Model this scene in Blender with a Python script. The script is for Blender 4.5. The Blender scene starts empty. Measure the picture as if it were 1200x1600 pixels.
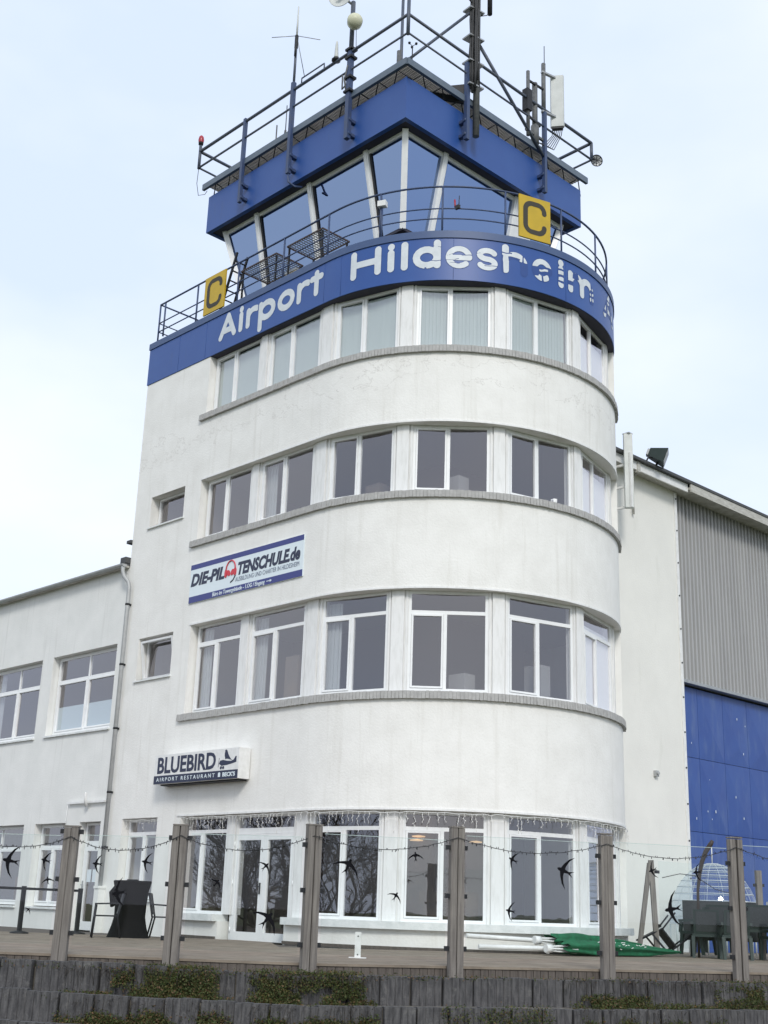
import bpy, bmesh, math, random
import numpy as np
from mathutils import Vector, Matrix
random.seed(7)
PI = math.pi
scene = bpy.context.scene
col = scene.collection

# ------------------------------------------------------------------ camera
cam_d = bpy.data.cameras.new('camera')
cam = bpy.data.objects.new('camera', cam_d)
col.objects.link(cam)
cam_d.sensor_fit = 'HORIZONTAL'
cam_d.sensor_width = 36.0
cam_d.lens = 36.0 * 1953.16 / 1200.0
cam_d.clip_start = 0.1
cam_d.clip_end = 4000
CR = Vector((0.6980805550, 0.7152675848, 0.0327997070))
CU = Vector((0.1956518661, -0.2346149864, 0.9521954398))
CF = Vector((-0.6887698353, 0.6582917972, 0.3037236076))
CP = Vector((19.93802, -16.98718, 0.6872955))
mw = Matrix((CR, CU, -CF)).transposed().to_4x4()
mw.translation = CP
cam.matrix_world = mw
scene.camera = cam

# ------------------------------------------------------------------ sky, sun, exposure
SUN_EL, SUN_AZ = math.radians(36), math.atan2(0.80, -0.60)      # azimuth from +Y towards +X
world = bpy.data.worlds.new('World')
scene.world = world
world.use_nodes = True
wn, wl = world.node_tree.nodes, world.node_tree.links
wn.clear()
wo = wn.new('ShaderNodeOutputWorld')
bg_sky = wn.new('ShaderNodeBackground'); bg_sky.inputs[1].default_value = 0.13
bg_cl = wn.new('ShaderNodeBackground'); bg_cl.inputs[1].default_value = 1.0
sky = wn.new('ShaderNodeTexSky'); sky.sky_type = 'NISHITA'; sky.sun_disc = False
sky.sun_elevation = SUN_EL; sky.sun_rotation = SUN_AZ
wl.new(sky.outputs[0], bg_sky.inputs[0])
tc = wn.new('ShaderNodeTexCoord')
mp = wn.new('ShaderNodeMapping'); mp.inputs['Scale'].default_value = (1.3, 1.3, 2.6)
wl.new(tc.outputs['Generated'], mp.inputs[0])
nz = wn.new('ShaderNodeTexNoise'); nz.inputs['Scale'].default_value = 1.6; nz.inputs['Detail'].default_value = 5
nz.inputs['Roughness'].default_value = 0.5
wl.new(mp.outputs[0], nz.inputs['Vector'])
rp = wn.new('ShaderNodeValToRGB')
rp.color_ramp.elements[0].position = 0.36; rp.color_ramp.elements[0].color = (0.655, 0.755, 0.94, 1)
rp.color_ramp.elements[1].position = 0.64; rp.color_ramp.elements[1].color = (0.855, 0.905, 0.97, 1)
wl.new(nz.outputs['Fac'], rp.inputs[0])
wl.new(rp.outputs[0], bg_cl.inputs[0])
mx = wn.new('ShaderNodeMixShader'); mx.inputs[0].default_value = 0.90
wl.new(bg_sky.outputs[0], mx.inputs[1]); wl.new(bg_cl.outputs[0], mx.inputs[2])
wl.new(mx.outputs[0], wo.inputs['Surface'])

sun_d = bpy.data.lights.new('sun', 'SUN')
sun_d.energy = 1.5; sun_d.angle = math.radians(14); sun_d.color = (1.0, 0.965, 0.90)
sun = bpy.data.objects.new('sun', sun_d); col.objects.link(sun)
sd = Vector((math.sin(SUN_AZ) * math.cos(SUN_EL), math.cos(SUN_AZ) * math.cos(SUN_EL), math.sin(SUN_EL)))
sun.rotation_euler = sd.to_track_quat('Z', 'Y').to_euler()

vs = scene.view_settings
vs.view_transform = 'Standard'; vs.look = 'None'; vs.exposure = 0.30; vs.gamma = 1.0
vs.use_curve_mapping = False
scene.cycles.max_bounces = 8; scene.cycles.transparent_max_bounces = 24

# ------------------------------------------------------------------ helpers
class MB:
    def __init__(s): s.v = []; s.f = []; s.sm = []
    def face(s, pts, sm=False):
        i = len(s.v); s.v += [tuple(p) for p in pts]; s.f.append(tuple(range(i, i + len(pts)))); s.sm.append(sm)
    def hexa(s, p, sm=False):             # 8 points: bottom 0-3 ccw, top 4-7
        i = len(s.v); s.v += [tuple(q) for q in p]
        for f in ((3, 2, 1, 0), (4, 5, 6, 7), (0, 1, 5, 4), (1, 2, 6, 5), (2, 3, 7, 6), (3, 0, 4, 7)):
            s.f.append(tuple(i + k for k in f)); s.sm.append(sm)
    def box(s, x0, x1, y0, y1, z0, z1, M=None):
        p = [(x0, y0, z0), (x1, y0, z0), (x1, y1, z0), (x0, y1, z0), (x0, y0, z1), (x1, y0, z1), (x1, y1, z1), (x0, y1, z1)]
        if M is not None: p = [M @ Vector(q) for q in p]
        s.hexa(p)
    def bar(s, a, b, w, h=None, up=(0, 0, 1)):  # rectangular bar from a to b
        a = Vector(a); b = Vector(b); h = h or w
        d = (b - a).normalized(); u = Vector(up)
        if abs(d.dot(u)) > 0.98: u = Vector((0, 1, 0))
        r = d.cross(u).normalized() * (w / 2); u = r.cross(d).normalized() * (h / 2)
        s.hexa([a - r - u, a + r - u, a + r + u, a - r + u, b - r - u, b + r - u, b + r + u, b - r + u])
    def tube(s, pts, r, n=8, cap=True):
        pts = [Vector(p) for p in pts]; m = len(pts)
        rs = r if isinstance(r, (list, tuple)) else [r] * m
        base = len(s.v); prev = None
        for k in range(m):
            d = (pts[min(k + 1, m - 1)] - pts[max(k - 1, 0)]).normalized()
            if prev is None:
                u = Vector((0, 0, 1)) if abs(d.z) < 0.9 else Vector((1, 0, 0))
                u = (u - d * u.dot(d)).normalized()
            else:
                u = (prev - d * prev.dot(d)).normalized()
            prev = u; w = d.cross(u)
            for j in range(n):
                a = 2 * PI * j / n
                s.v.append(tuple(pts[k] + (u * math.cos(a) + w * math.sin(a)) * rs[k]))
        for k in range(m - 1):
            for j in range(n):
                a = base + k * n + j; b = base + k * n + (j + 1) % n
                s.f.append((a, b, b + n, a + n)); s.sm.append(True)
        if cap:
            s.f.append(tuple(base + j for j in reversed(range(n)))); s.sm.append(False)
            s.f.append(tuple(base + (m - 1) * n + j for j in range(n))); s.sm.append(False)
    def lathe(s, prof, c=(0, 0, 0), n=20, M=None):   # prof: (r, z)
        base = len(s.v)
        for r_, z_ in prof:
            for j in range(n):
                a = 2 * PI * j / n
                p = Vector((r_ * math.cos(a), r_ * math.sin(a), z_))
                p = (M @ p) if M is not None else p
                s.v.append(tuple(p + Vector(c)))
        for k in range(len(prof) - 1):
            for j in range(n):
                a = base + k * n + j; b = base + k * n + (j + 1) % n
                s.f.append((a, b, b + n, a + n)); s.sm.append(True)
    def prism(s, poly, z0, z1, M=None):  # 2D polygon extruded in z
        n = len(poly); i = len(s.v)
        pts = [Vector((x, y, z0)) for x, y in poly] + [Vector((x, y, z1)) for x, y in poly]
        if M is not None: pts = [M @ q for q in pts]
        s.v += [tuple(q) for q in pts]
        s.f.append(tuple(i + k for k in reversed(range(n)))); s.sm.append(False)
        s.f.append(tuple(i + n + k for k in range(n))); s.sm.append(False)
        for k in range(n):
            s.f.append((i + k, i + (k + 1) % n, i + n + (k + 1) % n, i + n + k)); s.sm.append(False)
    def mesh(s, name, m=None):
        me = bpy.data.meshes.new(name); me.from_pydata(s.v, [], s.f); me.update()
        me.polygons.foreach_set('use_smooth', s.sm)
        if m is not None: me.materials.append(m)
        return me
    def build(s, name, m, parent=None, loc=None, **kw):
        o = bpy.data.objects.new(name, s.mesh(name, m)); col.objects.link(o)
        if loc is not None: o.location = loc
        if parent is not None: o.parent = parent
        for k, v in kw.items(): o[k] = v
        return o

def link(name, me, parent=None, M=None, **kw):
    o = bpy.data.objects.new(name, me); col.objects.link(o)
    if parent is not None: o.parent = parent
    if M is not None: o.matrix_local = M
    for k, v in kw.items(): o[k] = v
    return o
def empty(name, loc=(0, 0, 0), rz=0.0, **kw):
    o = bpy.data.objects.new(name, None); col.objects.link(o); o.location = loc; o.rotation_euler = (0, 0, rz)
    o.empty_display_size = 0.2
    for k, v in kw.items(): o[k] = v
    return o
def tag(o, label, cat, group=None):
    o['label'] = label; o['category'] = cat
    if group: o['group'] = group
    return o
def copy_tree(o, parent=None):
    c = o.copy(); col.objects.link(c)
    if parent is not None: c.parent = parent
    for ch in list(o.children): copy_tree(ch, c)
    return c

def mat(name, c, rough=0.6, metal=0.0, c2=None, nscale=3.0, amt=1.0, bump=0.0, bscale=40.0, stretch=(1, 1, 1), spec=0.5, detail=6, lo=0.35, hi=0.68, c3=None, c3scale=0.5, c3lo=0.5, c3hi=0.75, c3stretch=(1, 1, 1), emit=None, crack=None):
    m = bpy.data.materials.new(name); m.use_nodes = True
    N, L = m.node_tree.nodes, m.node_tree.links
    b = N['Principled BSDF']
    b.inputs['Base Color'].default_value = (*c, 1); b.inputs['Roughness'].default_value = rough
    b.inputs['Metallic'].default_value = metal; b.inputs['Specular IOR Level'].default_value = spec
    geo = None
    if c2 or bump or c3:
        geo = N.new('ShaderNodeNewGeometry')
    def noise(scale, st, det=6):
        mpn = N.new('ShaderNodeMapping'); mpn.inputs['Scale'].default_value = st
        L.new(geo.outputs['Position'], mpn.inputs[0])
        t = N.new('ShaderNodeTexNoise'); t.inputs['Scale'].default_value = scale; t.inputs['Detail'].default_value = det
        t.inputs['Roughness'].default_value = 0.62
        L.new(mpn.outputs[0], t.inputs['Vector']); return t
    out = None
    def layer(prev, colr, fac_socket):
        mxn = N.new('ShaderNodeMix'); mxn.data_type = 'RGBA'
        L.new(fac_socket, mxn.inputs[0])
        if isinstance(prev, tuple): mxn.inputs[6].default_value = (*prev, 1)
        else: L.new(prev, mxn.inputs[6])
        mxn.inputs[7].default_value = (*colr, 1)
        return mxn.outputs[2]
    prev = c
    if c2:
        t = noise(nscale, stretch, detail); mr = N.new('ShaderNodeMapRange')
        mr.inputs[1].default_value = lo; mr.inputs[2].default_value = hi; mr.inputs[4].default_value = amt
        L.new(t.outputs['Fac'], mr.inputs[0]); prev = layer(prev, c2, mr.outputs[0])
    if c3:
        t = noise(c3scale, c3stretch, 8); mr = N.new('ShaderNodeMapRange')
        mr.inputs[1].default_value = c3lo; mr.inputs[2].default_value = c3hi
        L.new(t.outputs['Fac'], mr.inputs[0]); prev = layer(prev, c3, mr.outputs[0])
    if crack:
        t = noise(crack[0], (1, 1, 1.7), 9); t2 = noise(.35, (1, 1, 1), 2)
        a_ = N.new('ShaderNodeMath'); a_.operation = 'SUBTRACT'; a_.inputs[1].default_value = .5; L.new(t.outputs['Fac'], a_.inputs[0])
        b_ = N.new('ShaderNodeMath'); b_.operation = 'ABSOLUTE'; L.new(a_.outputs[0], b_.inputs[0])
        r1 = N.new('ShaderNodeMapRange'); r1.inputs[1].default_value = .002; r1.inputs[2].default_value = .006; r1.inputs[3].default_value = 1; r1.inputs[4].default_value = 0; L.new(b_.outputs[0], r1.inputs[0])
        r2 = N.new('ShaderNodeMapRange'); r2.inputs[1].default_value = .52; r2.inputs[2].default_value = .62; L.new(t2.outputs['Fac'], r2.inputs[0])
        m2_ = N.new('ShaderNodeMath'); m2_.operation = 'MULTIPLY'; L.new(r1.outputs[0], m2_.inputs[0])
        sx_ = N.new('ShaderNodeSeparateXYZ'); L.new(geo.outputs['Position'], sx_.inputs[0])
        c_ = N.new('ShaderNodeMath'); c_.operation = 'COMPARE'; c_.inputs[1].default_value = 11.95; c_.inputs[2].default_value = .42; L.new(sx_.outputs[2], c_.inputs[0])
        L.new(c_.outputs[0], m2_.inputs[1])
        prev = layer(prev, crack[1], m2_.outputs[0])
    if not isinstance(prev, tuple): L.new(prev, b.inputs['Base Color'])
    if bump:
        t = noise(bscale, (1, 1, 1), 4); bp = N.new('ShaderNodeBump'); bp.inputs['Strength'].default_value = bump
        bp.inputs['Distance'].default_value = 0.02
        L.new(t.outputs['Fac'], bp.inputs['Height']); L.new(bp.outputs[0], b.inputs['Normal'])
    if emit:
        b.inputs['Emission Color'].default_value = (*emit[0], 1); b.inputs['Emission Strength'].default_value = emit[1]
    return m

def glass_mat(name, tint, refl=1.0, base=0.0, wave=0.0, ior=1.5, gcol=(0.95, 0.95, 0.97)):
    m = bpy.data.materials.new(name); m.use_nodes = True
    N, L = m.node_tree.nodes, m.node_tree.links
    N.clear(); o = N.new('ShaderNodeOutputMaterial')
    tr = N.new('ShaderNodeBsdfTransparent'); tr.inputs[0].default_value = (*tint, 1)
    gl = N.new('ShaderNodeBsdfGlossy'); gl.inputs['Roughness'].default_value = 0.0
    gl.inputs['Color'].default_value = (*gcol, 1)
    fr = N.new('ShaderNodeFresnel'); fr.inputs['IOR'].default_value = ior
    ma = N.new('ShaderNodeMath'); ma.operation = 'MULTIPLY_ADD'; ma.inputs[1].default_value = refl; ma.inputs[2].default_value = base
    L.new(fr.outputs[0], ma.inputs[0])
    gb = N.new('ShaderNodeNewGeometry'); inv = N.new('ShaderNodeMath'); inv.operation = 'SUBTRACT'; inv.inputs[0].default_value = 1.0; inv.use_clamp = True
    L.new(gb.outputs['Backfacing'], inv.inputs[1])
    mb_ = N.new('ShaderNodeMath'); mb_.operation = 'MULTIPLY'; mb_.use_clamp = True; L.new(ma.outputs[0], mb_.inputs[0]); L.new(inv.outputs[0], mb_.inputs[1])
    ms = N.new('ShaderNodeMixShader'); L.new(mb_.outputs[0], ms.inputs[0]); L.new(tr.outputs[0], ms.inputs[1]); L.new(gl.outputs[0], ms.inputs[2])
    if wave:
        g = N.new('ShaderNodeNewGeometry'); t = N.new('ShaderNodeTexNoise'); t.inputs['Scale'].default_value = 1.3
        L.new(g.outputs['Position'], t.inputs['Vector'])
        bp = N.new('ShaderNodeBump'); bp.inputs['Strength'].default_value = wave; bp.inputs['Distance'].default_value = 0.05
        L.new(t.outputs['Fac'], bp.inputs['Height']); L.new(bp.outputs[0], gl.inputs['Normal'])
    L.new(ms.outputs[0], o.inputs[0])
    return m

M_PLASTER = mat('plaster', (0.84, 0.832, 0.80), 0.85, c2=(0.765, 0.755, 0.72), nscale=1.6, bump=0.35, bscale=22, lo=0.38, hi=0.72,
                c3=(0.69, 0.675, 0.63), c3scale=2.0, c3lo=0.55, c3hi=0.82, c3stretch=(2.6, 2.6, 0.16), crack=(.7, (.66, .645, .61)))
M_PLASTER2 = mat('plaster_side', (0.80, 0.80, 0.775), 0.85, c2=(0.73, 0.735, 0.71), nscale=1.3, bump=0.3, bscale=25, c3=(0.63, 0.63, 0.60), c3scale=2.0, c3lo=0.56, c3hi=0.82, c3stretch=(2.6, 2.6, 0.16))
M_PIER = mat('painted_pier', (0.80, 0.80, 0.79), 0.6, c2=(0.68, 0.68, 0.66), nscale=4, stretch=(3, 3, 0.6), bump=0.1, bscale=60, lo=0.45, hi=0.75)
M_FRAME = mat('white_frame', (0.83, 0.84, 0.84), 0.35, c2=(0.76, 0.77, 0.77), nscale=6, lo=0.5, hi=0.8)
M_LEDGE = mat('ledge_paint', (0.80, 0.81, 0.80), 0.6, c2=(0.64, 0.67, 0.66), nscale=5, bump=0.3, bscale=30)
M_BRICK = mat('grey_brick', (0.46, 0.455, 0.44), 0.9, c2=(0.36, 0.355, 0.345), nscale=9, bump=0.4, bscale=60)
M_MORTAR = mat('mortar', (0.34, 0.34, 0.33), 0.95)
M_BLUE = mat('blue_cladding', (0.020, 0.074, 0.285), 0.42, c2=(0.026, 0.088, 0.31), nscale=0.8, bump=0.04, bscale=3, c3=(0.035, 0.075, 0.21), c3scale=2.0, c3lo=0.6, c3hi=0.85, c3stretch=(2, 2, 0.4))
M_BLUECAP = mat('blue_cap', (0.045, 0.085, 0.20), 0.5, c2=(0.06, 0.10, 0.21), nscale=3)
M_RAIL = mat('rail_paint', (0.035, 0.065, 0.16), 0.5, c2=(0.05, 0.07, 0.13), nscale=8)
M_RAILD = mat('roof_rail_paint', (0.055, 0.075, 0.12), 0.5, c2=(0.08, 0.09, 0.11), nscale=8)
M_BEAM = mat('edge_beam', (0.10, 0.135, 0.18), 0.5, c2=(0.13, 0.16, 0.20), nscale=4)
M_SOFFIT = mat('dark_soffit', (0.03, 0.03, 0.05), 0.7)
M_GALV = mat('galvanised', (0.42, 0.43, 0.44), 0.5, metal=0.5, c2=(0.33, 0.34, 0.34), nscale=12)
M_ZINC = mat('zinc_pipe', (0.44, 0.45, 0.45), 0.55, metal=0.2, c2=(0.36, 0.37, 0.37), nscale=6)
M_DARK = mat('dark_metal', (0.02, 0.021, 0.024), 0.5, spec=.3)
M_BLACK = mat('black_plastic', (0.012, 0.012, 0.014), 0.5)
M_MASTG = mat('weathered_mast', (0.13, 0.135, 0.135), 0.6, c2=(0.08, 0.085, 0.09), nscale=10)
M_CABLE = mat('cable', (0.025, 0.026, 0.028), 0.6)
M_ANT = mat('antenna_shell', (0.62, 0.64, 0.62), 0.45, c2=(0.52, 0.54, 0.52), nscale=3)
M_DRUM = mat('drum_antenna', (0.60, 0.60, 0.44), 0.5)
M_RED = mat('red_lamp', (0.35, 0.015, 0.03), 0.3)
M_LETTER = mat('letter_foil', (0.66, 0.70, 0.73), 0.5, c2=(0.56, 0.60, 0.63), nscale=5)
M_GHOST = mat('letter_ghost', (0.018, 0.062, 0.24), 0.55)
M_YEL = mat('sign_yellow', (0.56, 0.37, 0.012), 0.5, c2=(0.47, 0.32, 0.012), nscale=3)
M_SIGNBLK = mat('sign_black', (0.035, 0.03, 0.018), 0.6)
M_SIGNW = mat('sign_white', (0.72, 0.80, 0.84), 0.35)
M_SIGNB = mat('sign_blue', (0.035, 0.045, 0.21), 0.4)
M_SIGNN = mat('sign_navy', (0.012, 0.018, 0.055), 0.4)
M_SIGNR = mat('sign_red', (0.60, 0.03, 0.05), 0.4)
M_SIGNG = mat('sign_grey', (0.16, 0.19, 0.26), 0.5)
M_WOOD = mat('weathered_wood', (0.23, 0.21, 0.19), 0.8, c2=(0.13, 0.116, 0.106), nscale=5, stretch=(6, 6, 0.35), bump=0.3, bscale=50, lo=0.36, hi=0.64, c3=(0.27, 0.24, 0.21), c3scale=2.5, c3stretch=(4, 4, 0.5), c3lo=0.55, c3hi=0.8)
M_WOODD = mat('dark_fascia_wood', (0.13, 0.11, 0.095), 0.85, c2=(0.075, 0.065, 0.058), nscale=5, stretch=(5, 5, 0.5), bump=0.3, bscale=50)
M_DECK = mat('deck_wood', (0.245, 0.20, 0.155), 0.75, c2=(0.165, 0.135, 0.105), nscale=3, stretch=(1, 1, 1), bump=0.15, bscale=50, c3=(0.31, 0.265, 0.21), c3scale=1.2, c3lo=0.5, c3hi=0.8)
M_BLOCK = mat('palisade_concrete', (0.115, 0.112, 0.113), 0.9, c2=(0.052, 0.051, 0.054), nscale=6, stretch=(4, 4, 0.8), bump=0.6, bscale=45, lo=0.35, hi=0.62, c3=(0.20, 0.195, 0.185), c3scale=7, c3lo=0.60, c3hi=0.85)
M_SOIL = mat('soil', (0.10, 0.085, 0.06), 0.95, c2=(0.05, 0.055, 0.03), nscale=6, bump=0.6, bscale=20)
M_GRASS = mat('lawn', (0.05, 0.075, 0.02), 0.95, c2=(0.085, 0.085, 0.035), nscale=1.5)
M_CLAD = mat('grey_corrugated', (0.40, 0.40, 0.395), 0.55, c2=(0.34, 0.34, 0.34), nscale=0.7, stretch=(1, 3, 0.4), c3=(0.24, 0.235, 0.21), c3scale=1.5, c3lo=0.6, c3hi=0.9, c3stretch=(1, 5, 0.3))
M_DOORBLUE = mat('hangar_blue', (0.018, 0.062, 0.27), 0.42, c2=(0.024, 0.078, 0.30), nscale=1.2, bump=0.05, bscale=4, c3=(0.075, 0.13, 0.30), c3scale=1.6, c3lo=0.52, c3hi=0.85, c3stretch=(1, 2.5, 0.6))
M_EAVE = mat('eave_fascia', (0.55, 0.54, 0.50), 0.7, c2=(0.36, 0.35, 0.31), nscale=4, stretch=(1, 1, 4))
M_ROOF = mat('roof_edge', (0.05, 0.055, 0.06), 0.7, c2=(0.08, 0.08, 0.08), nscale=4)
M_CREAM = mat('pier_plaster', (0.80, 0.79, 0.74), 0.85, c2=(0.74, 0.73, 0.685), nscale=0.7, bump=0.25, bscale=24, c3=(0.66, 0.655, 0.60), c3scale=1.2, c3lo=0.6, c3hi=0.85, c3stretch=(2, 2, 0.5))
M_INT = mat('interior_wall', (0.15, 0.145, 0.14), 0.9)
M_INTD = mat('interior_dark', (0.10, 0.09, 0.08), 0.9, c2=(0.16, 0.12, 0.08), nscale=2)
M_CEIL = mat('interior_ceiling', (0.26, 0.26, 0.26), 0.9)
M_BLIND = mat('vertical_blind', (0.55, 0.63, 0.605), 0.7, c2=(0.50, 0.58, 0.56), nscale=3, stretch=(6, 6, 0.2))
M_BLINDW = mat('white_blind', (0.88, 0.88, 0.86), 0.7)
M_CURT = mat('curtain', (0.50, 0.53, 0.54), 0.8, c2=(0.40, 0.43, 0.44), nscale=8, stretch=(5, 5, 0.1))
M_FILM = mat('privacy_film', (0.55, 0.66, 0.70), 0.6)
M_PAPER = mat('paper', (0.7, 0.76, 0.8), 0.7)
M_GREEN = mat('green_canvas', (0.008, 0.145, 0.062), 0.8, c2=(0.005, 0.085, 0.036), nscale=9, bump=0.4, bscale=20)
M_WHITE = mat('white_paint', (0.80, 0.80, 0.79), 0.4, c2=(0.7, 0.7, 0.68), nscale=8)
M_CHAIRG = mat('green_plastic', (0.014, 0.030, 0.026), 0.5, c2=(0.022, 0.036, 0.034), nscale=6)
M_CHAIRP = mat('grey_weave', (0.040, 0.047, 0.050), 0.8, c2=(0.028, 0.034, 0.036), nscale=30)
M_ANTHR = mat('anthracite', (0.017, 0.018, 0.023), 0.5, spec=.25)
M_TUB = mat('tub_cover', (0.008, 0.0075, 0.009), 0.75, bump=0.3, bscale=9, spec=.12)
M_BIRD = mat('bird_sticker', (0.006, 0.006, 0.008), 0.6, spec=.1)
M_LED = mat('fairy_led', (0.85, 0.83, 0.76), 0.2)
M_WIREW = mat('white_wire', (0.85, 0.85, 0.83), 0.5)
M_BARK = mat('bark', (0.045, 0.038, 0.032), 0.9)
M_LAMP = mat('lamp_glow', (1, 0.75, 0.45), 0.4, emit=((1.0, 0.62, 0.30), 0.6))
M_DOMEF = glass_mat('dome_film', (0.86, 0.90, 0.95), 0.7, 0.02)
M_DOMES = mat('dome_strip', (0.60, 0.64, 0.66), 0.5)
M_GLASS = glass_mat('window_glass', (0.94, 0.945, 0.945), 1.7, 0.095, 0.03, gcol=(0.97, 0.93, 0.97))
M_GLASSD = glass_mat('tinted_glass', (0.42, 0.42, 0.45), 1.0, 0.055, 0.03)
M_CABGL = glass_mat('cab_glass', (0.12, 0.15, 0.24), 1.0, 0.36, 0.02, gcol=(0.47, 0.63, 0.98))
M_SCREEN = glass_mat('screen_glass', (0.965, 0.985, 0.98), 0.75, 0.0)
M_EDGE = mat('glass_edge', (0.50, 0.60, 0.57), 0.3)
M_CONC = mat('concrete', (0.3, 0.3, 0.29), 0.9, c2=(0.22, 0.22, 0.21), nscale=4)

# ------------------------------------------------------------------ plan of the tower: a flat flank that turns into a round bow
R = 4.127
XE = -7.30
def P(s, off, z=0.0):
    if s < 0: return Vector((s, -off, z))
    if s > PI * R: return Vector((-(s - PI * R), 2 * R + off, z))
    t = s / R
    return Vector(((R + off) * math.sin(t), R - (R + off) * math.cos(t), z))
def stations(s0, s1, step=0.16):
    cuts = [s0]
    if s0 < 0 < s1: cuts.append(0.0)
    if s0 < PI * R < s1: cuts.append(PI * R)
    cuts.append(s1)
    out = []
    for a, b in zip(cuts[:-1], cuts[1:]):
        n = max(1, math.ceil((b - a) / (step if (b > 0 and a < PI * R) else 1.0)))
        out += [a + (b - a) * k / n for k in range(n)]
    return out + [s1]
def arc(mb, s0, s1, z0, z1, oo, oi, step=0.16, sm=True):
    ss = stations(s0, s1, step); b = len(mb.v)
    for s in ss:
        mb.v += [tuple(P(s, oo, z0)), tuple(P(s, oo, z1)), tuple(P(s, oi, z1)), tuple(P(s, oi, z0))]
    for k in range(len(ss) - 1):
        for j in range(4):
            a = b + 4 * k + j; c = b + 4 * k + (j + 1) % 4
            mb.f.append((a, a + 4, c + 4, c)); mb.sm.append(sm)
    e = b + 4 * (len(ss) - 1)
    mb.f.append((b, b + 1, b + 2, b + 3)); mb.sm.append(False)
    mb.f.append((e + 3, e + 2, e + 1, e)); mb.sm.append(False)
def sharp(o, ang=30):
    o.data.set_sharp_from_angle(angle=math.radians(ang)); return o

# ------------------------------------------------------------------ ground
g = MB(); g.box(-900, 900, -900, 900, -1.6, -1.22)
g.build('ground', M_GRASS, kind='structure')

# ------------------------------------------------------------------ tower
tower = tag(empty('control_tower', (0, 0, 0)), 'white round-fronted control tower with blue parapet band and glazed cab on top', 'tower')
tower['label'] = 'white round-fronted control tower with blue parapet band and glazed cab on top'
S_END = PI * R - XE
w = MB()
arc(w, XE, -2.52, -0.4, 0.36, 0, -.35)
arc(w, -0.33, S_END, -0.4, 0.36, 0, -.35)
arc(w, -2.52, -0.33, -0.4, -0.03, 0, -.35)
# ground floor strip
arc(w, XE, -6.55, 0.36, 2.58, 0, -.35); arc(w, -6.55, -5.08, 0.36, 0.74, 0, -.35)
arc(w, -5.08, -4.15, 0.36, 2.58, 0, -.35); arc(w, 9.12, S_END, 0.36, 2.58, 0, -.35)
arc(w, XE, S_END, 2.58, 4.90, 0, -.35)
# first floor
arc(w, XE, -6.55, 4.90, 7.03, 0, -.35); arc(w, -6.55, -5.08, 4.90, 5.90, 0, -.35); arc(w, -6.55, -5.08, 6.97, 7.03, 0, -.35)
arc(w, -5.08, -4.37, 4.90, 7.03, 0, -.35); arc(w, 9.12, S_END, 4.90, 7.03, 0, -.35)
arc(w, XE, S_END, 7.03, 9.14, 0, -.35)
# second floor
arc(w, XE, -6.58, 9.14, 10.71, 0, -.35); arc(w, -6.58, -5.10, 9.14, 9.88, 0, -.35)
arc(w, -5.10, -4.42, 9.14, 10.71, 0, -.35); arc(w, 9.12, S_END, 9.14, 10.71, 0, -.35)
arc(w, XE, S_END, 10.71, 12.48, 0, -.35)
# third floor
arc(w, XE, -4.46, 12.48, 14.07, 0, -.35); arc(w, 9.12, S_END, 12.48, 14.07, 0, -.35)
w.box(XE, XE + .35, .35, 2 * R - .35, -0.4, 14.07)
sharp(w.build('wall', M_PLASTER, tower))
for z in (2.58, 7.03, 10.71):
    lip = MB(); arc(lip, -4.3 if z < 3 else -4.42, 9.6, z - .006, z + .035, .018, -.02)
    sharp(lip.build('lintel_lip', M_PIER, tower))
# floors and core that stand inside behind the glass
fl = MB()
def dshape(off):
    pts = [P(s, -off) for s in stations(XE + off, S_END - off, 0.5)]
    return [(p.x, p.y) for p in pts]
for z0, z1 in ((-0.05, -0.02), (2.75, 4.2), (7.2, 8.5), (10.9, 11.9), (14.2, 14.9)):
    fl.prism(dshape(.36), z0, z1)
fl.build('floor_slab', M_CEIL, tower)
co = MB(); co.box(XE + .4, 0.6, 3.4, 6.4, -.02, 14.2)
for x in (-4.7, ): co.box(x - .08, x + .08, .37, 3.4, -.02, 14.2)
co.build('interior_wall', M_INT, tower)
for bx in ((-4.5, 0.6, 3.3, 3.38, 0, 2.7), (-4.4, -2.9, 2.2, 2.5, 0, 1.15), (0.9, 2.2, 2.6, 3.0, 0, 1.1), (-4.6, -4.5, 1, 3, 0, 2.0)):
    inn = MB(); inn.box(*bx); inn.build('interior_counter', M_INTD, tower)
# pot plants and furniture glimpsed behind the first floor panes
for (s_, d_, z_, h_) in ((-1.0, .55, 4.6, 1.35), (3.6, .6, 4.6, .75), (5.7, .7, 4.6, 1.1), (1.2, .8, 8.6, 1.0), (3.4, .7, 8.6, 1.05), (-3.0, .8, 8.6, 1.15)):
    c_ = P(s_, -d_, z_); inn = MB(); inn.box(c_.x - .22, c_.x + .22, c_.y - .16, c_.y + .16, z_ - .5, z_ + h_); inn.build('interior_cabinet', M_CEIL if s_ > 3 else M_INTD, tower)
for k, (x, y, z) in enumerate(((.36, 3.1, 2.24), (.22, 3.18, 2.165), (.86, 4.4, 2.19))):
    l = MB(); l.lathe([(0.001, 0), (.14, 0), (.15, .02), (.02, .04)], (x, y, z), 14); l = l.build('ceiling_lamp', M_LAMP, tower); c_ = MB(); c_.tube([(x, y, z + .04), (x, y, 2.76)], .008, 5); c_.build('lamp_cord', M_DARK, l)

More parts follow.
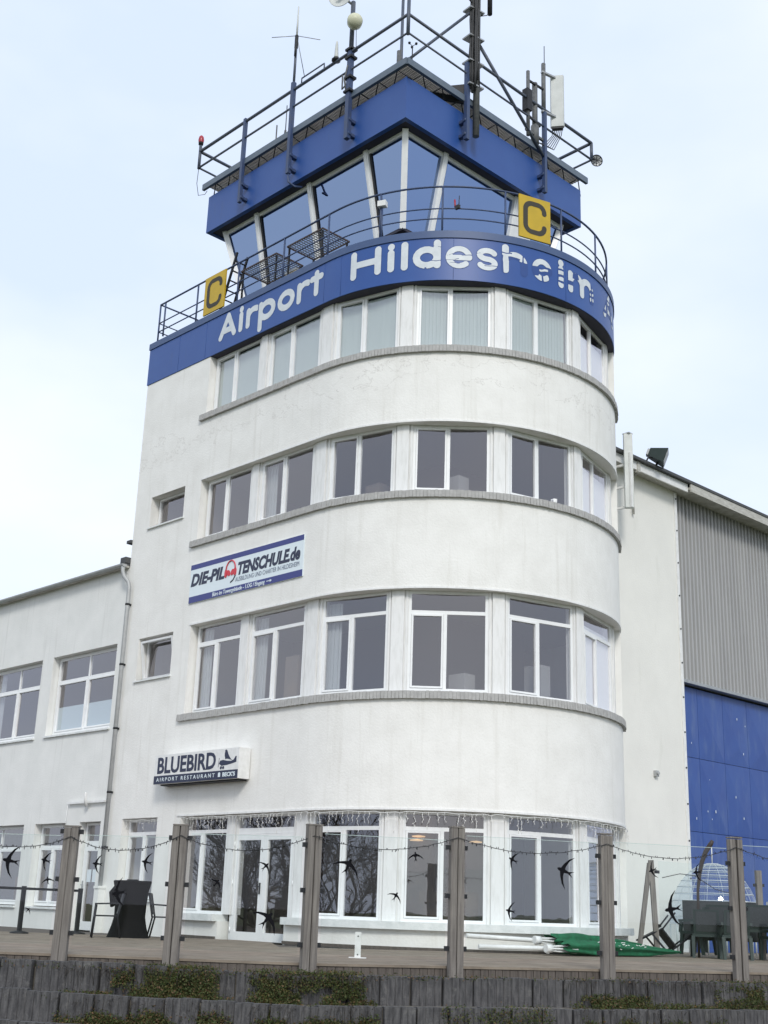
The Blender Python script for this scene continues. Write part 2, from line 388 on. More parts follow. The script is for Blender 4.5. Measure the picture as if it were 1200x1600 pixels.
mugp = P(5.92, -.33, 9.245)
mg = tag(empty('mug', tuple(mugp)), 'white mug standing on the window ledge of the second floor', 'mug')
q = MB(); q.lathe([(.001, 0), (.045, 0), (.048, .1), (.042, .1), (.04, .01), (.001, .01)], n=14); q.build('cup', M_WHITE, mg)
q = MB(); q.tube([(0, -.045, .08), (.0, -.085, .075), (0, -.085, .035), (0, -.045, .025)], .009, 6); q.build('handle', M_WHITE, mg)
mg.rotation_euler = (0, 0, math.radians(0)); mg.scale = (1.3, 1.3, 1.3)
def window(parent, sa, sb, z0, z1, off=-.20, transom=None, split=0.5, sash_left=True, glass=M_GLASS, fw=.058, blind=None, name='window', upsplit=False, depth=.075, tilt=False, lowsash=False):
    """flat window set as a chord between two stations of the wall"""
    a, b = P(sa, off), P(sb, off)
    d = (b - a); W = d.length; ang = math.atan2(d.y, d.x)
    Mx = Matrix.Translation((a.x, a.y, z0)) @ Matrix.Rotation(ang, 4, 'Z')
    H = z1 - z0; f = MB(); hd = depth
    f.box(0, fw, 0, hd, 0, H); f.box(W - fw, W, 0, hd, 0, H)
    f.box(fw, W - fw, 0, hd, 0, fw); f.box(fw, W - fw, 0, hd, H - fw, H)
    top = H - fw; panes = []
    if transom:
        f.box(fw, W - fw, .003, hd - .004, transom, transom + .075); top = transom
        if upsplit:
            xm = W * split; f.box(xm - .03, xm + .03, .006, hd - .006, transom + .075, H - fw)
            panes += [(fw, xm - .03, transom + .075, H - fw), (xm + .03, W - fw, transom + .075, H - fw)]
        else: panes.append((fw, W - fw, transom + .075, H - fw))
    if split:
        xm = fw + (W - 2 * fw) * split if not upsplit else W * split
        f.box(xm - .035, xm + .035, .004, hd - .005, fw, top)
        panes += [(fw, xm - .035, fw, top), (xm + .035, W - fw, fw, top)]
    else: panes.append((fw, W - fw, fw, top))
    # screw caps and weathered lower rail read as small relief
    o = link(name, f.mesh(name, M_FRAME), parent, Mx)
    for k, (x0, x1, y0, y1) in enumerate(panes):
        low = y0 < fw + .01
        if (low and sash_left and x0 < fw + .01) or (low and lowsash):
            s_ = MB(); t = .042
            s_.box(x0 + .004, x0 + t, -.016, hd - .02, y0 + .004, y1 - .004); s_.box(x1 - t, x1 - .004, -.016, hd - .02, y0 + .004, y1 - .004)
            s_.box(x0 + t, x1 - t, -.016, hd - .02, y0 + .004, y0 + t); s_.box(x0 + t, x1 - t, -.016, hd - .02, y1 - t, y1 - .004)
            link('sash', s_.mesh('sash', M_FRAME), o)
            x0 += t; x1 -= t; y0 += t; y1 -= t
        p_ = MB(); p_.box(x0 - .004, x1 + .004, .024, .040, y0 - .004, y1 + .004)
        link('pane', p_.mesh('pane', glass), o)
    if blind == 'vertical':
        bl = MB(); x = fw + .03; rr = random.uniform(.10, .22)
        while x < W - fw - .02:
            c, s2 = math.cos(rr), math.sin(rr); h = .052
            dz = random.uniform(0, .01)
            bl.hexa([(x - h * c, .085 - h * s2, .06), (x + h * c, .085 + h * s2, .06), (x + h * c - .003, .088 + h * s2, .06), (x - h * c - .003, .088 - h * s2, .06),
                     (x - h * c, .085 - h * s2, H - .1), (x + h * c, .085 + h * s2, H - .1), (x + h * c - .003, .088 + h * s2, H - .1), (x - h * c - .003, .088 - h * s2, H - .1)])
            x += .082
        link('vertical_blind', bl.mesh('vertical_blind', M_BLIND), o)
    if blind == 'roller':
        bl = MB(); bl.box(.03, W - .03, .078, .084, .02, H * .80 if not transom else H * .86); link('roller_blind', bl.mesh('roller_blind', M_BLINDW), o)
    if blind == 'curtain':
        bl = MB(); x = fw
        for k in range(6):
            bl.box(x, x + .055, .14 + .02 * (k % 2), .16 + .02 * (k % 2), .04, H - .1); x += .055
        link('curtain', bl.mesh('curtain', M_CURT), o)
    if blind == 'film':
        bl = MB(); bl.box(fw + .01, W - fw - .01, .058, .062, fw, H * .36); link('privacy_film', bl.mesh('privacy_film', M_FILM), o)
    return o

WS = [(-4.32, -2.62), (-2.25, -.38), (.18, 1.92), (2.37, 4.11), (4.54, 6.34), (6.72, 8.56)]
edges = [(-2.62, -2.25), (-.38, .18), (1.92, 2.37), (4.11, 4.54), (6.34, 6.72), (8.56, 9.13)]
def pier(sa, sb, z0, z1):
    q = MB(); mid = (sa + sb) / 2; hw = (sb - sa) / 2
    arc(q, sa - .01, sb + .01, z0, z1, -.195, -.38, .1)
    arc(q, mid - hw * .62, mid + hw * .62, z0, z1, -.145, -.194, .1)
    for e in (-1, 1):
        c = mid + e * hw * .86; arc(q, c - hw * .10, c + hw * .10, z0, z1, -.17, -.194, .1)
    return sharp(q.build('pier', M_PIER, tower))
for z0, z1 in ((.50, 2.575), (4.93, 7.025), (9.17, 10.705), (12.50, 14.065)):
    for (a, b) in edges: pier(a, b, z0, z1)
# jamb wood at the flat end
for i, (a, b) in enumerate(WS):
    # first floor
    window(tower, a, b, 4.94, 7.025, transom=1.60, split=.46, blind={0: 'curtain', 1: 'curtain', 2: 'curtain', 5: 'roller'}.get(i), fw=.062)
    window(tower, a - (.05 if i == 0 else 0), b, 9.18, 10.705, split=.46, blind={5: 'roller', 1: 'curtain'}.get(i))
    window(tower, a - (.12 if i == 0 else 0), b, 12.51, 14.065, split=.46, blind='roller' if i == 5 else 'vertical')
    if i != 1:
        window(tower, a, b, .50, 2.575, transom=1.70, split=.47, fw=.062, blind=None)
window(tower, -6.53, -5.10, .76, 2.575, transom=1.44, split=.5, fw=.07)
# small flank windows
window(tower, -6.55, -5.08, 9.90, 10.70, split=None, sash_left=False, off=-.24)
o = window(tower, -6.52, -5.10, 5.92, 6.95, split=None, sash_left=False, off=-.24)
for bx in ((-6.62, -5.05, -.05, .24, 9.845, 9.88), (-6.60, -5.04, -.05, .24, 5.865, 5.90), (-6.58, -5.05, -.06, .26, .70, .742)):
    sl = MB(); sl.box(*bx); sl.build('window_ledge', M_LEDGE, tower)
# tilted casement of the lower flank window
tl = MB(); Mt = Matrix.Translation((-6.50, .20, 5.95)) @ Matrix.Rotation(math.radians(9), 4, 'X')
for bx in ((0, .05, -.03, .03, 0, .96), (1.30, 1.35, -.03, .03, 0, .96), (.05, 1.30, -.03, .03, 0, .05), (.05, 1.30, -.03, .03, .91, .96)): tl.box(*bx, M=Mt)
tl.build('tilted_sash', M_FRAME, tower)
# double terrace door in the second bay
dr = MB(); a, b = P(-2.50, -.27), P(-.36, -.27)
x0, x1 = -2.38, -.27
dr.box(x0, x0 + .07, .27, .36, -.02, 2.575); dr.box(x1 - .07, x1, .27, .36, -.02, 2.575); dr.box(x0 + .07, x1 - .07, .27, .36, 2.505, 2.575); dr.box(x0 + .07, x1 - .07, .273, .357, 2.16, 2.28)
door = dr.build('terrace_door', M_FRAME, tower, (0, -.07, 0))
pp = MB(); pp.box(x0 + .066, x1 - .066, .30, .316, 2.276, 2.51); pp.build('pane', M_GLASS, door)
xm = (x0 + x1) / 2
for (u0, u1) in ((x0 + .075, xm - .004), (xm + .004, x1 - .075)):
    lf = MB(); t = .115
    lf.box(u0, u0 + t, .255, .33, .0, 2.155); lf.box(u1 - t, u1, .255, .33, 0, 2.155); lf.box(u0 + t, u1 - t, .255, .33, 0, .17); lf.box(u0 + t, u1 - t, .255, .33, 2.03, 2.155)
    lf.build('door_leaf', M_FRAME, door)
    pp = MB(); pp.box(u0 + t - .004, u1 - t + .004, .285, .301, .166, 2.034); pp.build('pane', M_GLASS, door)
hd = MB(); hd.box(xm - .085, xm - .045, .235, .254, .93, 1.16); hd.tube([(xm - .065, .235, 1.08), (xm - .065, .20, 1.08), (xm - .19, .20, 1.085)], .011); hd.build('handle', M_DARK, door)
hg = MB()
for z in (.2, 1.15, 1.95):
    for x in (x0 + .06, x1 - .06): hg.tube([(x, .25, z - .05), (x, .25, z + .05)], .016)
hg.build('hinge', M_FRAME, door)
# painted ledge at the ground floor and plinth skirting
lg = MB()
arc(lg, -4.2, -2.56, .36, .50, .13, -.30); arc(lg, -.30, 9.35, .36, .50, .13, -.30)
sharp(lg.build('stone_ledge', M_LEDGE, tower))
sk = MB(); arc(sk, -4.2, -2.56, -.01, .05, .06, 0.003); arc(sk, -.30, 9.9, -.01, .05, .06, .003)
sharp(sk.build('timber_skirting', M_WOODD, tower))
# brick soldier courses under the upper window strips: real bricks, joined because each is only a few pixels
for zc, sL in ((4.90, -4.56), (9.14, -4.62), (12.48, -4.66)):
    br = MB(); s = sL
    while s < 9.4:
        e = s + .066; dz = random.uniform(-.004, .004); do = random.uniform(-.006, .006)
        br.hexa([P(s, .075 + do, zc - .155 + dz), P(e, .075 + do, zc - .155 + dz), P(e, -.2, zc - .155 + dz), P(s, -.2, zc - .155 + dz),
                 P(s, .065 + do, zc + dz), P(e, .065 + do, zc + dz), P(e, -.2, zc + .025 + dz), P(s, -.2, zc + .025 + dz)])
        s += .076
    b_ = br.build('brick_course', M_BRICK, tower, kind='stuff')
    mo = MB(); arc(mo, sL + .01, 9.4, zc - .148, zc - .008, .060, -.18); sharp(mo.build('mortar_bed', M_MORTAR, tower))

# parapet
pa = MB(); arc(pa, XE - .02, S_END, 14.075, 15.12, .02, -.30); pa.box(XE - .02, XE + .28, .30, 2 * R - .3, 14.075, 15.12)
par = sharp(pa.build('parapet', M_BLUE, tower))
sf = MB(); arc(sf, XE + .3, S_END - .3, 14.08, 14.12, -.02, -.6); 
cp = MB(); arc(cp, XE - .04, S_END, 15.122, 15.30, .045, -.34); cp.box(XE - .04, XE + .3, .342, 2 * R - .35, 15.122, 15.30)
sharp(cp.build('parapet_cap', M_BLUECAP, tower))
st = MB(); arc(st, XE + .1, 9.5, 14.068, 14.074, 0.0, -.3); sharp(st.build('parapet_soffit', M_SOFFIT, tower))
sj = MB()
for s in (-5.9, -4.7, -0.1, 0.45, 3.2, 6.0): arc(sj, s, s + .008, 14.09, 15.11, .0225, .0)
sj.build('sheet_joint', M_GHOST, par)

# lettering on the parapet: rounded strokes, cut into cells along their outline, flaking towards the right
def arcpts(cx, cy, rx, ry, a0, a1, n=18):
    return [(cx + rx * math.cos(math.radians(a0 + (a1 - a0) * k / n)), cy + ry * math.sin(math.radians(a0 + (a1 - a0) * k / n))) for k in range(n + 1)]
HW = .081
def glyph(ch, W, cap, xh):
    h = .066 if ch in 'es' else HW; L, Rr, T, X = h, W - h, cap - h, xh - h
    cx, cy = W / 2, xh / 2; rx, ry = W / 2 - h, xh / 2 - h
    if ch == 'A': return [[(L, h), (W / 2, T), (Rr, h)], [(L + .1, cap * .33), (Rr - .1, cap * .33)]]
    if ch == 'H': return [[(L, h), (L, T)], [(Rr, h), (Rr, T)], [(L, cap / 2), (Rr, cap / 2)]]
    if ch == 'i': return [[(W / 2, h), (W / 2, X)], [(W / 2, T - .01), (W / 2 + .001, T)]]
    if ch == 'l': return [[(W / 2, h), (W / 2, T)]]
    if ch == 'r': return [[(L, h), (L, X)], arcpts(L + rx * 1.7, X - ry, rx * 1.7, ry, 180, 62)]
    if ch == 'p': return [[(L, -.17), (L, X)], arcpts(cx, cy, rx, ry, 0, 360)]
    if ch == 'o': return [arcpts(cx, cy, rx, ry, 0, 360)]
    if ch == 'd': return [[(Rr, h), (Rr, T)], arcpts(cx, cy, rx, ry, 0, 360)]
    if ch == 'e': return [arcpts(cx, cy, rx, ry, 0, 312), [(L, cy - .01), (Rr, cy - .01)]]
    if ch == 's': return [arcpts(cx, cy + ry / 2, rx, ry / 2, 25, 270, 14)[:] + arcpts(cx, cy - ry / 2, rx, ry / 2, 90, -155, 14)]
    if ch == 't': return [[(W / 2, h), (W / 2, T - .04)], [(h * .9, X), (W - h * .9, X)]]
    if ch == 'h': return [[(L, h), (L, T)], arcpts(cx, X - ry, rx, ry, 180, 0) + [(Rr, h)]]
    if ch == 'm':
        q = (W - 2 * h) / 4
        return [[(L, h), (L, X)], arcpts(L + q, X - q, q, q, 180, 0) + [(L + 2 * q, h)], arcpts(L + 3 * q, X - q, q, q, 180, 0) + [(Rr, h)]]
rng = np.random.RandomState(5)
NZ = rng.rand(64, 64)
def vnoise(x, y):
    xi = np.floor(x).astype(int); yi = np.floor(y).astype(int); fx = x - xi; fy = y - yi
    fx = fx * fx * (3 - 2 * fx); fy = fy * fy * (3 - 2 * fy)
    g_ = lambda a, b: NZ[a % 64, b % 64]
    return (g_(xi, yi) * (1 - fx) + g_(xi + 1, yi) * fx) * (1 - fy) + (g_(xi, yi + 1) * (1 - fx) + g_(xi + 1, yi + 1) * fx) * fy
def fillmesh(F, xs, ys, fn):
    vs_, fs_ = [], []
    nx, ny = len(xs), len(ys)
    for i in range(nx - 1):
        j = 0
        while j < ny - 1:
            c = [F[i, j], F[i + 1, j], F[i + 1, j + 1], F[i, j + 1]]
            if min(c) >= 0: j += 1; continue
            if max(c) < 0:
                j2 = j + 1
                while j2 < ny - 1 and max(F[i, j2], F[i + 1, j2], F[i + 1, j2 + 1], F[i, j2 + 1]) < 0: j2 += 1
                q = [(xs[i], ys[j]), (xs[i + 1], ys[j]), (xs[i + 1], ys[j2]), (xs[i], ys[j2])]; j = j2
            else:
                pts = [(xs[i], ys[j]), (xs[i + 1], ys[j]), (xs[i + 1], ys[j + 1]), (xs[i], ys[j + 1])]; q = []
                for k in range(4):
                    a, b = c[k], c[(k + 1) % 4]
                    if a < 0: q.append(pts[k])
                    if (a < 0) != (b < 0):
                        t = a / (a - b); q.append((pts[k][0] + t * (pts[(k + 1) % 4][0] - pts[k][0]), pts[k][1] + t * (pts[(k + 1) % 4][1] - pts[k][1])))
                j += 1
                if len(q) < 3: continue
            b0 = len(vs_); vs_ += [fn(*p) for p in q]; fs_.append(tuple(range(b0, b0 + len(q))))
    return vs_, fs_
def letter(ch, s0, s1, z0, cap, xh, peel, gone=()):
    W = s1 - s0; st_ = .014
    strokes = glyph(ch, W, cap, xh)
    xs = np.arange(-.03, W + .03 + st_, st_); ys = np.arange(-.28, cap + .05, st_)
    X, Y = np.meshgrid(xs, ys, indexing='ij'); D = np.full(X.shape, 9.0)
    for pl_ in strokes:
        for (ax, ay), (bx, by) in zip(pl_[:-1], pl_[1:]):
            dx, dy = bx - ax, by - ay; t = np.clip(((X - ax) * dx + (Y - ay) * dy) / (dx * dx + dy * dy + 1e-9), 0, 1)
            D = np.minimum(D, np.hypot(X - ax - t * dx, Y - ay - t * dy))
    F0 = D - (.066 if ch in 'es' else HW)
    if peel >= 0:
        me = bpy.data.meshes.new('letter_ghost'); Fg = F0 - .012
        v_, f_ = fillmesh(Fg, xs, ys, lambda x, y: tuple(P(s0 + x, .0232, z0 + y)))
        me.from_pydata(v_, [], f_); me.materials.append(M_GHOST); link('letter_ghost', me, par)
    F = F0
    gx, gy = X + s0 * 3.7, Y
    n = .72 * vnoise(gx * 2.3 + 3, gy * 6.0 + 9 + gx * .8) + .28 * vnoise(gx * 7, gy * 13)
    crack = np.abs(vnoise(gx * 1.1 + 11, gy * 5 + 2) - .5) - (.012 + .03 * max(peel, 0))
    if peel > 0:
        F = np.maximum(F, (peel - n) * .15)
        F = np.maximum(F, -crack * .4)
    elif peel < 0: F = np.maximum(F, (.0 - n) * .1)
    wx, wy = X + .05 * (vnoise(gx * 9, gy * 9) - .5), Y + .06 * (vnoise(gx * 8 + 5, gy * 8 + 1) - .5) + .10 * (X - W / 2) * (1 if len(gone) % 2 else -1) * .5
    for (a0, a1, b0_, b1_) in gone:
        dd = np.maximum(np.maximum(a0 * W - wx, wx - a1 * W), np.maximum(b0_ - wy, wy - b1_))
        F = np.maximum(F, -dd)
    v_, f_ = fillmesh(F, xs, ys, lambda x, y: tuple(P(s0 + x, .0262, z0 + y)))
    if v_:
        me = bpy.data.meshes.new('letter'); me.from_pydata(v_, [], f_); me.materials.append(M_LETTER); link('letter', me, par)
CAPH = .72; XH = .56
for ch, a, b, pe in (('A', -4.14, -3.42, -1), ('i', -3.36, -3.12, -1), ('r', -3.03, -2.60, -1), ('p', -2.54, -1.88, -1), ('o', -1.80, -1.16, -1), ('r', -1.08, -.66, -1), ('t', -.61, -.14, -1),
                     ('H', .74, 1.54, 0), ('i', 1.67, 1.89, 0), ('l', 2.0, 2.2, 0), ('d', 2.29, 2.92, 0), ('e', 3.03, 3.62, 0), ('s', 3.72, 4.20, 0), ('h', 4.30, 4.92, 0), ('e', 5.04, 5.58, 0),
                     ('i', 5.74, 5.96, 0), ('m', 6.08, 7.06, 0), ('A', 7.62, 8.5, 0)):
    gone = {2.29: [(.6, 1.1, .555, .57), (.55, 1.1, .20, .222), (.40, .47, -.1, .05)], 3.03: [(-.1, .5, .225, .24), (.1, .55, .13, .145), (.6, 1.1, .30, .318), (-.1, .3, .36, .372)],
            3.72: [(.35, 1.1, .10, .115), (-.1, .2, .42, .43)], 4.30: [(.70, 1.1, -.1, .36), (-.1, .4, .50, .525), (.25, .7, .30, .43), (.80, .86, .3, .6), (-.1, .06, .0, .45)],
            5.04: [(-.1, .34, .10, .34), (.80, 1.1, -.1, .33), (.0, 1.1, .17, .235), (.25, 1.1, .30, .35), (.45, .55, -.1, .1), (.25, .9, .23, .25)],
            5.74: [(-.1, 1.1, .43, .475), (-.1, 1.1, .27, .335), (-.1, 1.1, .12, .175), (-.1, .16, -.1, .9)], 6.08: [(-.1, .3, .19, .30), (.84, 1.1, -.1, .05), (.82, 1.1, .13, .20), (.82, 1.1, .27, .34), (.16, .36, .40, .56), (.88, .93, -.1, .5)],
            7.62: [(-.1, 1.1, .10, .19), (.3, 1.1, .34, .42), (-.1, .6, .50, .56), (.55, .75, -.1, .9), (.2, .35, .2, .5)]}.get(a, [])
    letter(ch, a, b, 14.36, CAPH, XH, pe, gone)

# ------------------------------------------------------------------ glazed cab
KX, KY, KA, KB = 1.614, .787, 7.93, 6.84      # front corner of the square fascia and its two lengths
ZB, ZT = 18.72, 19.87
X0, X1, Y0, Y1 = KX - KA, KX, KY, KY + KB
fa = MB()
t = .12
fa.box(X0, X1, Y0, Y0 + t, ZB, ZT); fa.box(X1 - t, X1, Y0 + t, Y1 - t, ZB, ZT); fa.box(X0, X1, Y1 - t, Y1, ZB, ZT); fa.box(X0, X0 + t, Y0 + t, Y1 - t, ZB, ZT)
fa.build('cab_fascia', M_BLUE, tower)
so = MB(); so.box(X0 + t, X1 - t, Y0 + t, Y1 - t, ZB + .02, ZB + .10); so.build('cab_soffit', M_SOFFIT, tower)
ro = MB(); ro.box(X0 + t, X1 - t, Y0 + t, Y1 - t, ZT - .25, ZT - .12); ro.build('cab_roof', M_ROOF, tower)
INS, ZW, LEAN = .36, 16.42, .22
HC = ZB + .02 - ZW; DI = LEAN * HC
tx0, tx1, ty0, ty1 = X0 + .42, X1 - INS, Y0 + INS, Y1 - .42
bx0, bx1, by0, by1 = tx0 + DI, tx1 - DI, ty0 + DI, ty1 - DI
cb = MB()
t = .15
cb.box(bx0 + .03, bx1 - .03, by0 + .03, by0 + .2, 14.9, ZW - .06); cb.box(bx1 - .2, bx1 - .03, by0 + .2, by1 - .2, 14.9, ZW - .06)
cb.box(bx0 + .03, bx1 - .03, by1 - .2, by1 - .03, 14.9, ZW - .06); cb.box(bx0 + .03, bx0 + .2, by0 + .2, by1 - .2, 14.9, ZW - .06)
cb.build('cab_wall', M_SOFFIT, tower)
cs = MB(); cs.box(bx0 - .06, bx1 + .06, by0 - .06, by1 + .06, ZW - .055, ZW - .01); cs.build('cab_sill', M_SOFFIT, tower)
cc = MB(); cc.box(-3.4, -1.2, 3.4, 5.2, ZW - .01, ZB); cc.build('cab_core', M_INTD, tower)
def cab_face(A, B, nrm, cuts, name):
    """A,B: top corners (xy); nrm: inward direction; cuts: fractions of mullions; returns parts"""
    A, B, nrm = Vector((*A, 0)), Vector((*B, 0)), Vector((*nrm, 0))
    L_ = (B - A).length; d = (B - A) / L_
    def q(u, h, o):      # u along, h height above sill, o outwards of the sloping plane
        base = A + d * u + nrm * (DI * (1 - h / HC)) - nrm * o
        return Vector((base.x, base.y, ZW + h))
    def beam(u0, u1, h0, h1, o0, o1, trap=False):
        return [q(u0, h0, o0), q(u1, h0, o0), q(u1, h0, o1), q(u0, h0, o1), q(u0, h1, o0), q(u1, h1, o0), q(u1, h1, o1), q(u0, h1, o1)]
    f = MB(); f.hexa(beam(DI * 0 + .02, L_ - .02, HC - .10, HC - .003, .0, -.1))
    o = f.build('cab_window', M_FRAME, tower)
    f = MB(); f.hexa(beam(DI, L_ - DI, 0, .06, .0, -.1)); f.build('bottom_rail', M_SOFFIT, o)
    us = [0] + cuts + [L_]
    for u in cuts:
        m_ = MB(); m_.hexa(beam(u - .075, u + .075, .0, HC - .004, .06, -.12)); m_.hexa(beam(u - .028, u + .028, .0, HC - .01, .075, .061)); m_.build('mullion', M_FRAME, o)
    for k in range(len(us) - 1):
        a_, b_ = us[k], us[k + 1]
        p_ = MB()
        al = a_ + (DI if k == 0 else 0); bl_ = b_ - (DI if k == len(us) - 2 else 0)
        p_.hexa([q(al, .06, -.04), q(bl_, .06, -.04), q(bl_, .06, -.055), q(al, .06, -.055), q(a_ + (.03 if k == 0 else 0), HC - .05, -.04), q(b_ - (.03 if k == len(us) - 2 else 0), HC - .05, -.04), q(b_ - (.03 if k == len(us) - 2 else 0), HC - .05, -.055), q(a_ + (.03 if k == 0 else 0), HC - .05, -.055)])
        p_.build('pane', M_CABGL, o)
        # dark gasket beside the mullion
        if k > 0:
            g_ = MB(); g_.hexa(beam(a_ + .078, a_ + .135, .06, HC - .10, .0, -.03)); g_.build('gasket', M_BLACK, o)
    return o
cab_face((tx0, ty0), (tx1, ty0), (0, 1), [tx0 * 0 + (-4.46 - tx0), -2.27 - tx0, -.12 - tx0], 'front')
cab_face((tx1, ty0), (tx1, ty1), (-1, 0), [2.56 - ty0, 5.30 - ty0], 'right')
cab_face((tx0, ty1), (tx0, ty0), (1, 0), [1.9, 3.9], 'left')
cab_face((tx1, ty1), (tx0, ty1), (0, -1), [2.0, 4.0], 'back')
for (tx, ty, bx, by) in ((tx1, ty0, bx1, by0), (tx0, ty0, bx0, by0), (tx1, ty1, bx1, by1), (tx0, ty1, bx0, by1)):
    cm = MB(); cm.bar((bx, by, ZW), (tx, ty, ZB + .015), .15, .15, up=(0.7, 0.7, 0.1)); cm.build('corner_mullion', M_FRAME, tower)
# white panel beside the right-hand glazing
wp = MB(); 
ya, yb = 5.38, 6.05
wp.hexa([(bx1 + .05, ya + .0, ZW), (bx1 + .05, yb, ZW), (bx1 - .02, yb, ZW), (bx1 - .02, ya, ZW), (tx1 + .05, ya, ZB), (tx1 + .05, yb, ZB), (tx1 - .02, yb, ZB), (tx1 - .02, ya, ZB)])
wp.build('cab_panel', M_FRAME, tower)

# walkway round the cab roof: edge beam, grating bars and triangulated struts
OW = .15; ZG0, ZG1 = 20.06, 20.24
wk = MB()
for (a, b) in (((X0 - .1, Y0 - OW), (X1 + OW, Y0 - OW)), ((X1 + OW, Y0 - OW), (X1 + OW, Y1 + .1))):
    wk.bar((*a, (ZG0 + ZG1) / 2), (*b, (ZG0 + ZG1) / 2), .08, ZG1 - ZG0)
walk = wk.build('walkway_beam', M_BEAM, tower)
gr = MB()
x = X0
while x < X1 + .1: gr.box(x, x + .03, Y0 - OW + .05, Y0 + .95, ZG1 - .05, ZG1 - .02); x += .05
y = Y0 + .95
while y < Y1: gr.box(X1 - .95, X1 + OW - .05, y, y + .03, ZG1 - .05, ZG1 - .02); y += .05
for k in range(12):
    gr.box(X0, X1 + .1, Y0 - .08 + k * .085, Y0 - .068 + k * .085, ZG1 - .06, ZG1 - .03)
    gr.box(X1 - .85 + k * .085, X1 - .838 + k * .085, Y0 + .9, Y1, ZG1 - .06, ZG1 - .03)
gr.build('grating', mat('galv_grating', (0.72, 0.69, 0.66), 0.6, c2=(0.50, 0.46, 0.44), nscale=2), walk, kind='stuff')
ts = MB()
n = 12
for k in range(n):
    xa = X0 + .1 + k * (KA / n); xb = xa + KA / n
    ts.tube([(xa, Y0 + .08, ZT - .1), ((xa + xb) / 2, Y0 - .1, ZG0 + .05), (xb, Y0 + .08, ZT - .1)], .018, 5)
n = 10
for k in range(n):
    ya = Y0 + .1 + k * (KB / n); yb = ya + KB / n
    ts.tube([(X1 - .08, ya, ZT - .1), (X1 + .1, (ya + yb) / 2, ZG0 + .05), (X1 - .08, yb, ZT - .1)], .018, 5)
ts.build('truss', M_DARK, walk)
sh = MB(); sh.box(X0 + .5, X1 - .7, Y0 + .7, Y0 + .74, ZT - .12, ZT + .16); sh.box(X1 - .74, X1 - .7, Y0 + .74, Y1 - .3, ZT - .12, ZT + .16)
sh.build('roof_kerb', M_GALV, tower)

# ------------------------------------------------------------------ roof railing
OR = .22
rr = tag(empty('roof_railing', (X1, Y0, ZT)), 'dark blue tube railing running round the top edge of the tower cab', 'railing')
def wpart(name, mb, m, root):           # world-coordinate part under a root with location only
    o = mb.build(name, m, root); o.location = -Vector(root.location); return o
xr, yr = X1 + OR, Y0 - OR
xl, yb = X0 - .32, Y1 + .25
zt, zm = 21.42, 20.88
q = MB(); q.tube([(xl, yr, zt), (xr, yr, zt), (xr, yb, zt)], .045, 8); q.tube([(xl, yr, zt), (xl, yr + 1.5, zt)], .045, 8); q.tube([(xr, yb, zt), (xr - 1.9, yb, zt)], .045, 8)
wpart('top_rail', q, M_RAILD, rr)
q = MB(); q.tube([(xl, yr, zm), (xr, yr, zm), (xr, yb, zm)], .03, 8); q.tube([(xl, yr, zm), (xl, yr + 1.5, zm)], .03, 8); q.tube([(xr, yb, zm), (xr - 1.9, yb, zm)], .03, 8)
wpart('middle_rail', q, M_RAILD, rr)
def bolted_post(root, x, y, z0, z1, nx, ny, brk=(.15, .55), wdt=.095, m=M_RAIL):
    q = MB(); q.bar((x, y, z0), (x, y, z1), wdt, wdt, up=(nx, ny, 0)); wpart('post', q, m, root)
    for h in brk:
        q = MB(); q.bar((x, y, z0 + h), (x - nx * .21, y - ny * .21, z0 + h), .12, .08); q.tube([(x - nx * .02 + ny * .09, y - ny * .02 + nx * .09, z0 + h), (x - nx * .02 - ny * .09, y - ny * .02 - nx * .09, z0 + h)], .05, 6)
        wpart('bracket', q, m, root)
bolted_post(rr, -4.52, yr, 18.86, 21.5, 0, -1)
for (x, y, z0, z1) in ((xl, yr, zm - .03, zt + .2), (xr, yr, zm - .05, 21.95), (xr, yb, zm, zt)):
    q = MB(); q.tube([(x, y, z0), (x, y, z1)], .045, 8); wpart('post', q, M_RAILD, rr)
q = MB(); q.tube([(-2.15, yr, 21.45), (-2.15, yr, 21.62), (-.75 - .5, yr, 21.62), (-1.25, yr, 21.45)], .02, 6); wpart('cable_hoop', q, M_RAILD, rr)

def obstruction(x, y, z, label):
    t_ = tag(empty('obstruction_light', (x, y, z)), label, 'light')
    q = MB(); q.lathe([(.03, -.06), (.07, -.05), (.07, .02)], n=12); q.build('socket', M_DARK, t_)
    q = MB(); q.lathe([(.075, .02), (.085, .1), (.07, .2), (.03, .25), (.001, .26)], n=14); q.build('lamp_dome', M_RED, t_)
    return t_
obstruction(xl, yr, zt + .28, 'red obstruction lamp on the far left corner post of the roof railing')
obstruction(xr, yr, 22.0, 'red obstruction lamp on the front corner post of the roof railing')
q = MB(); q.tube([(xl, yr, zm), (xl - .03, yr, zm - .5), (xl + .1, yr, zm - .95), (xl + .35, yr + .05, zm - 1.0), (X0 - .05, Y0 - .05, zm - .8)], .009, 5)
tag(q.build('hanging_cable', M_CABLE), 'thin cable looping down from the left corner of the roof railing', 'cable')

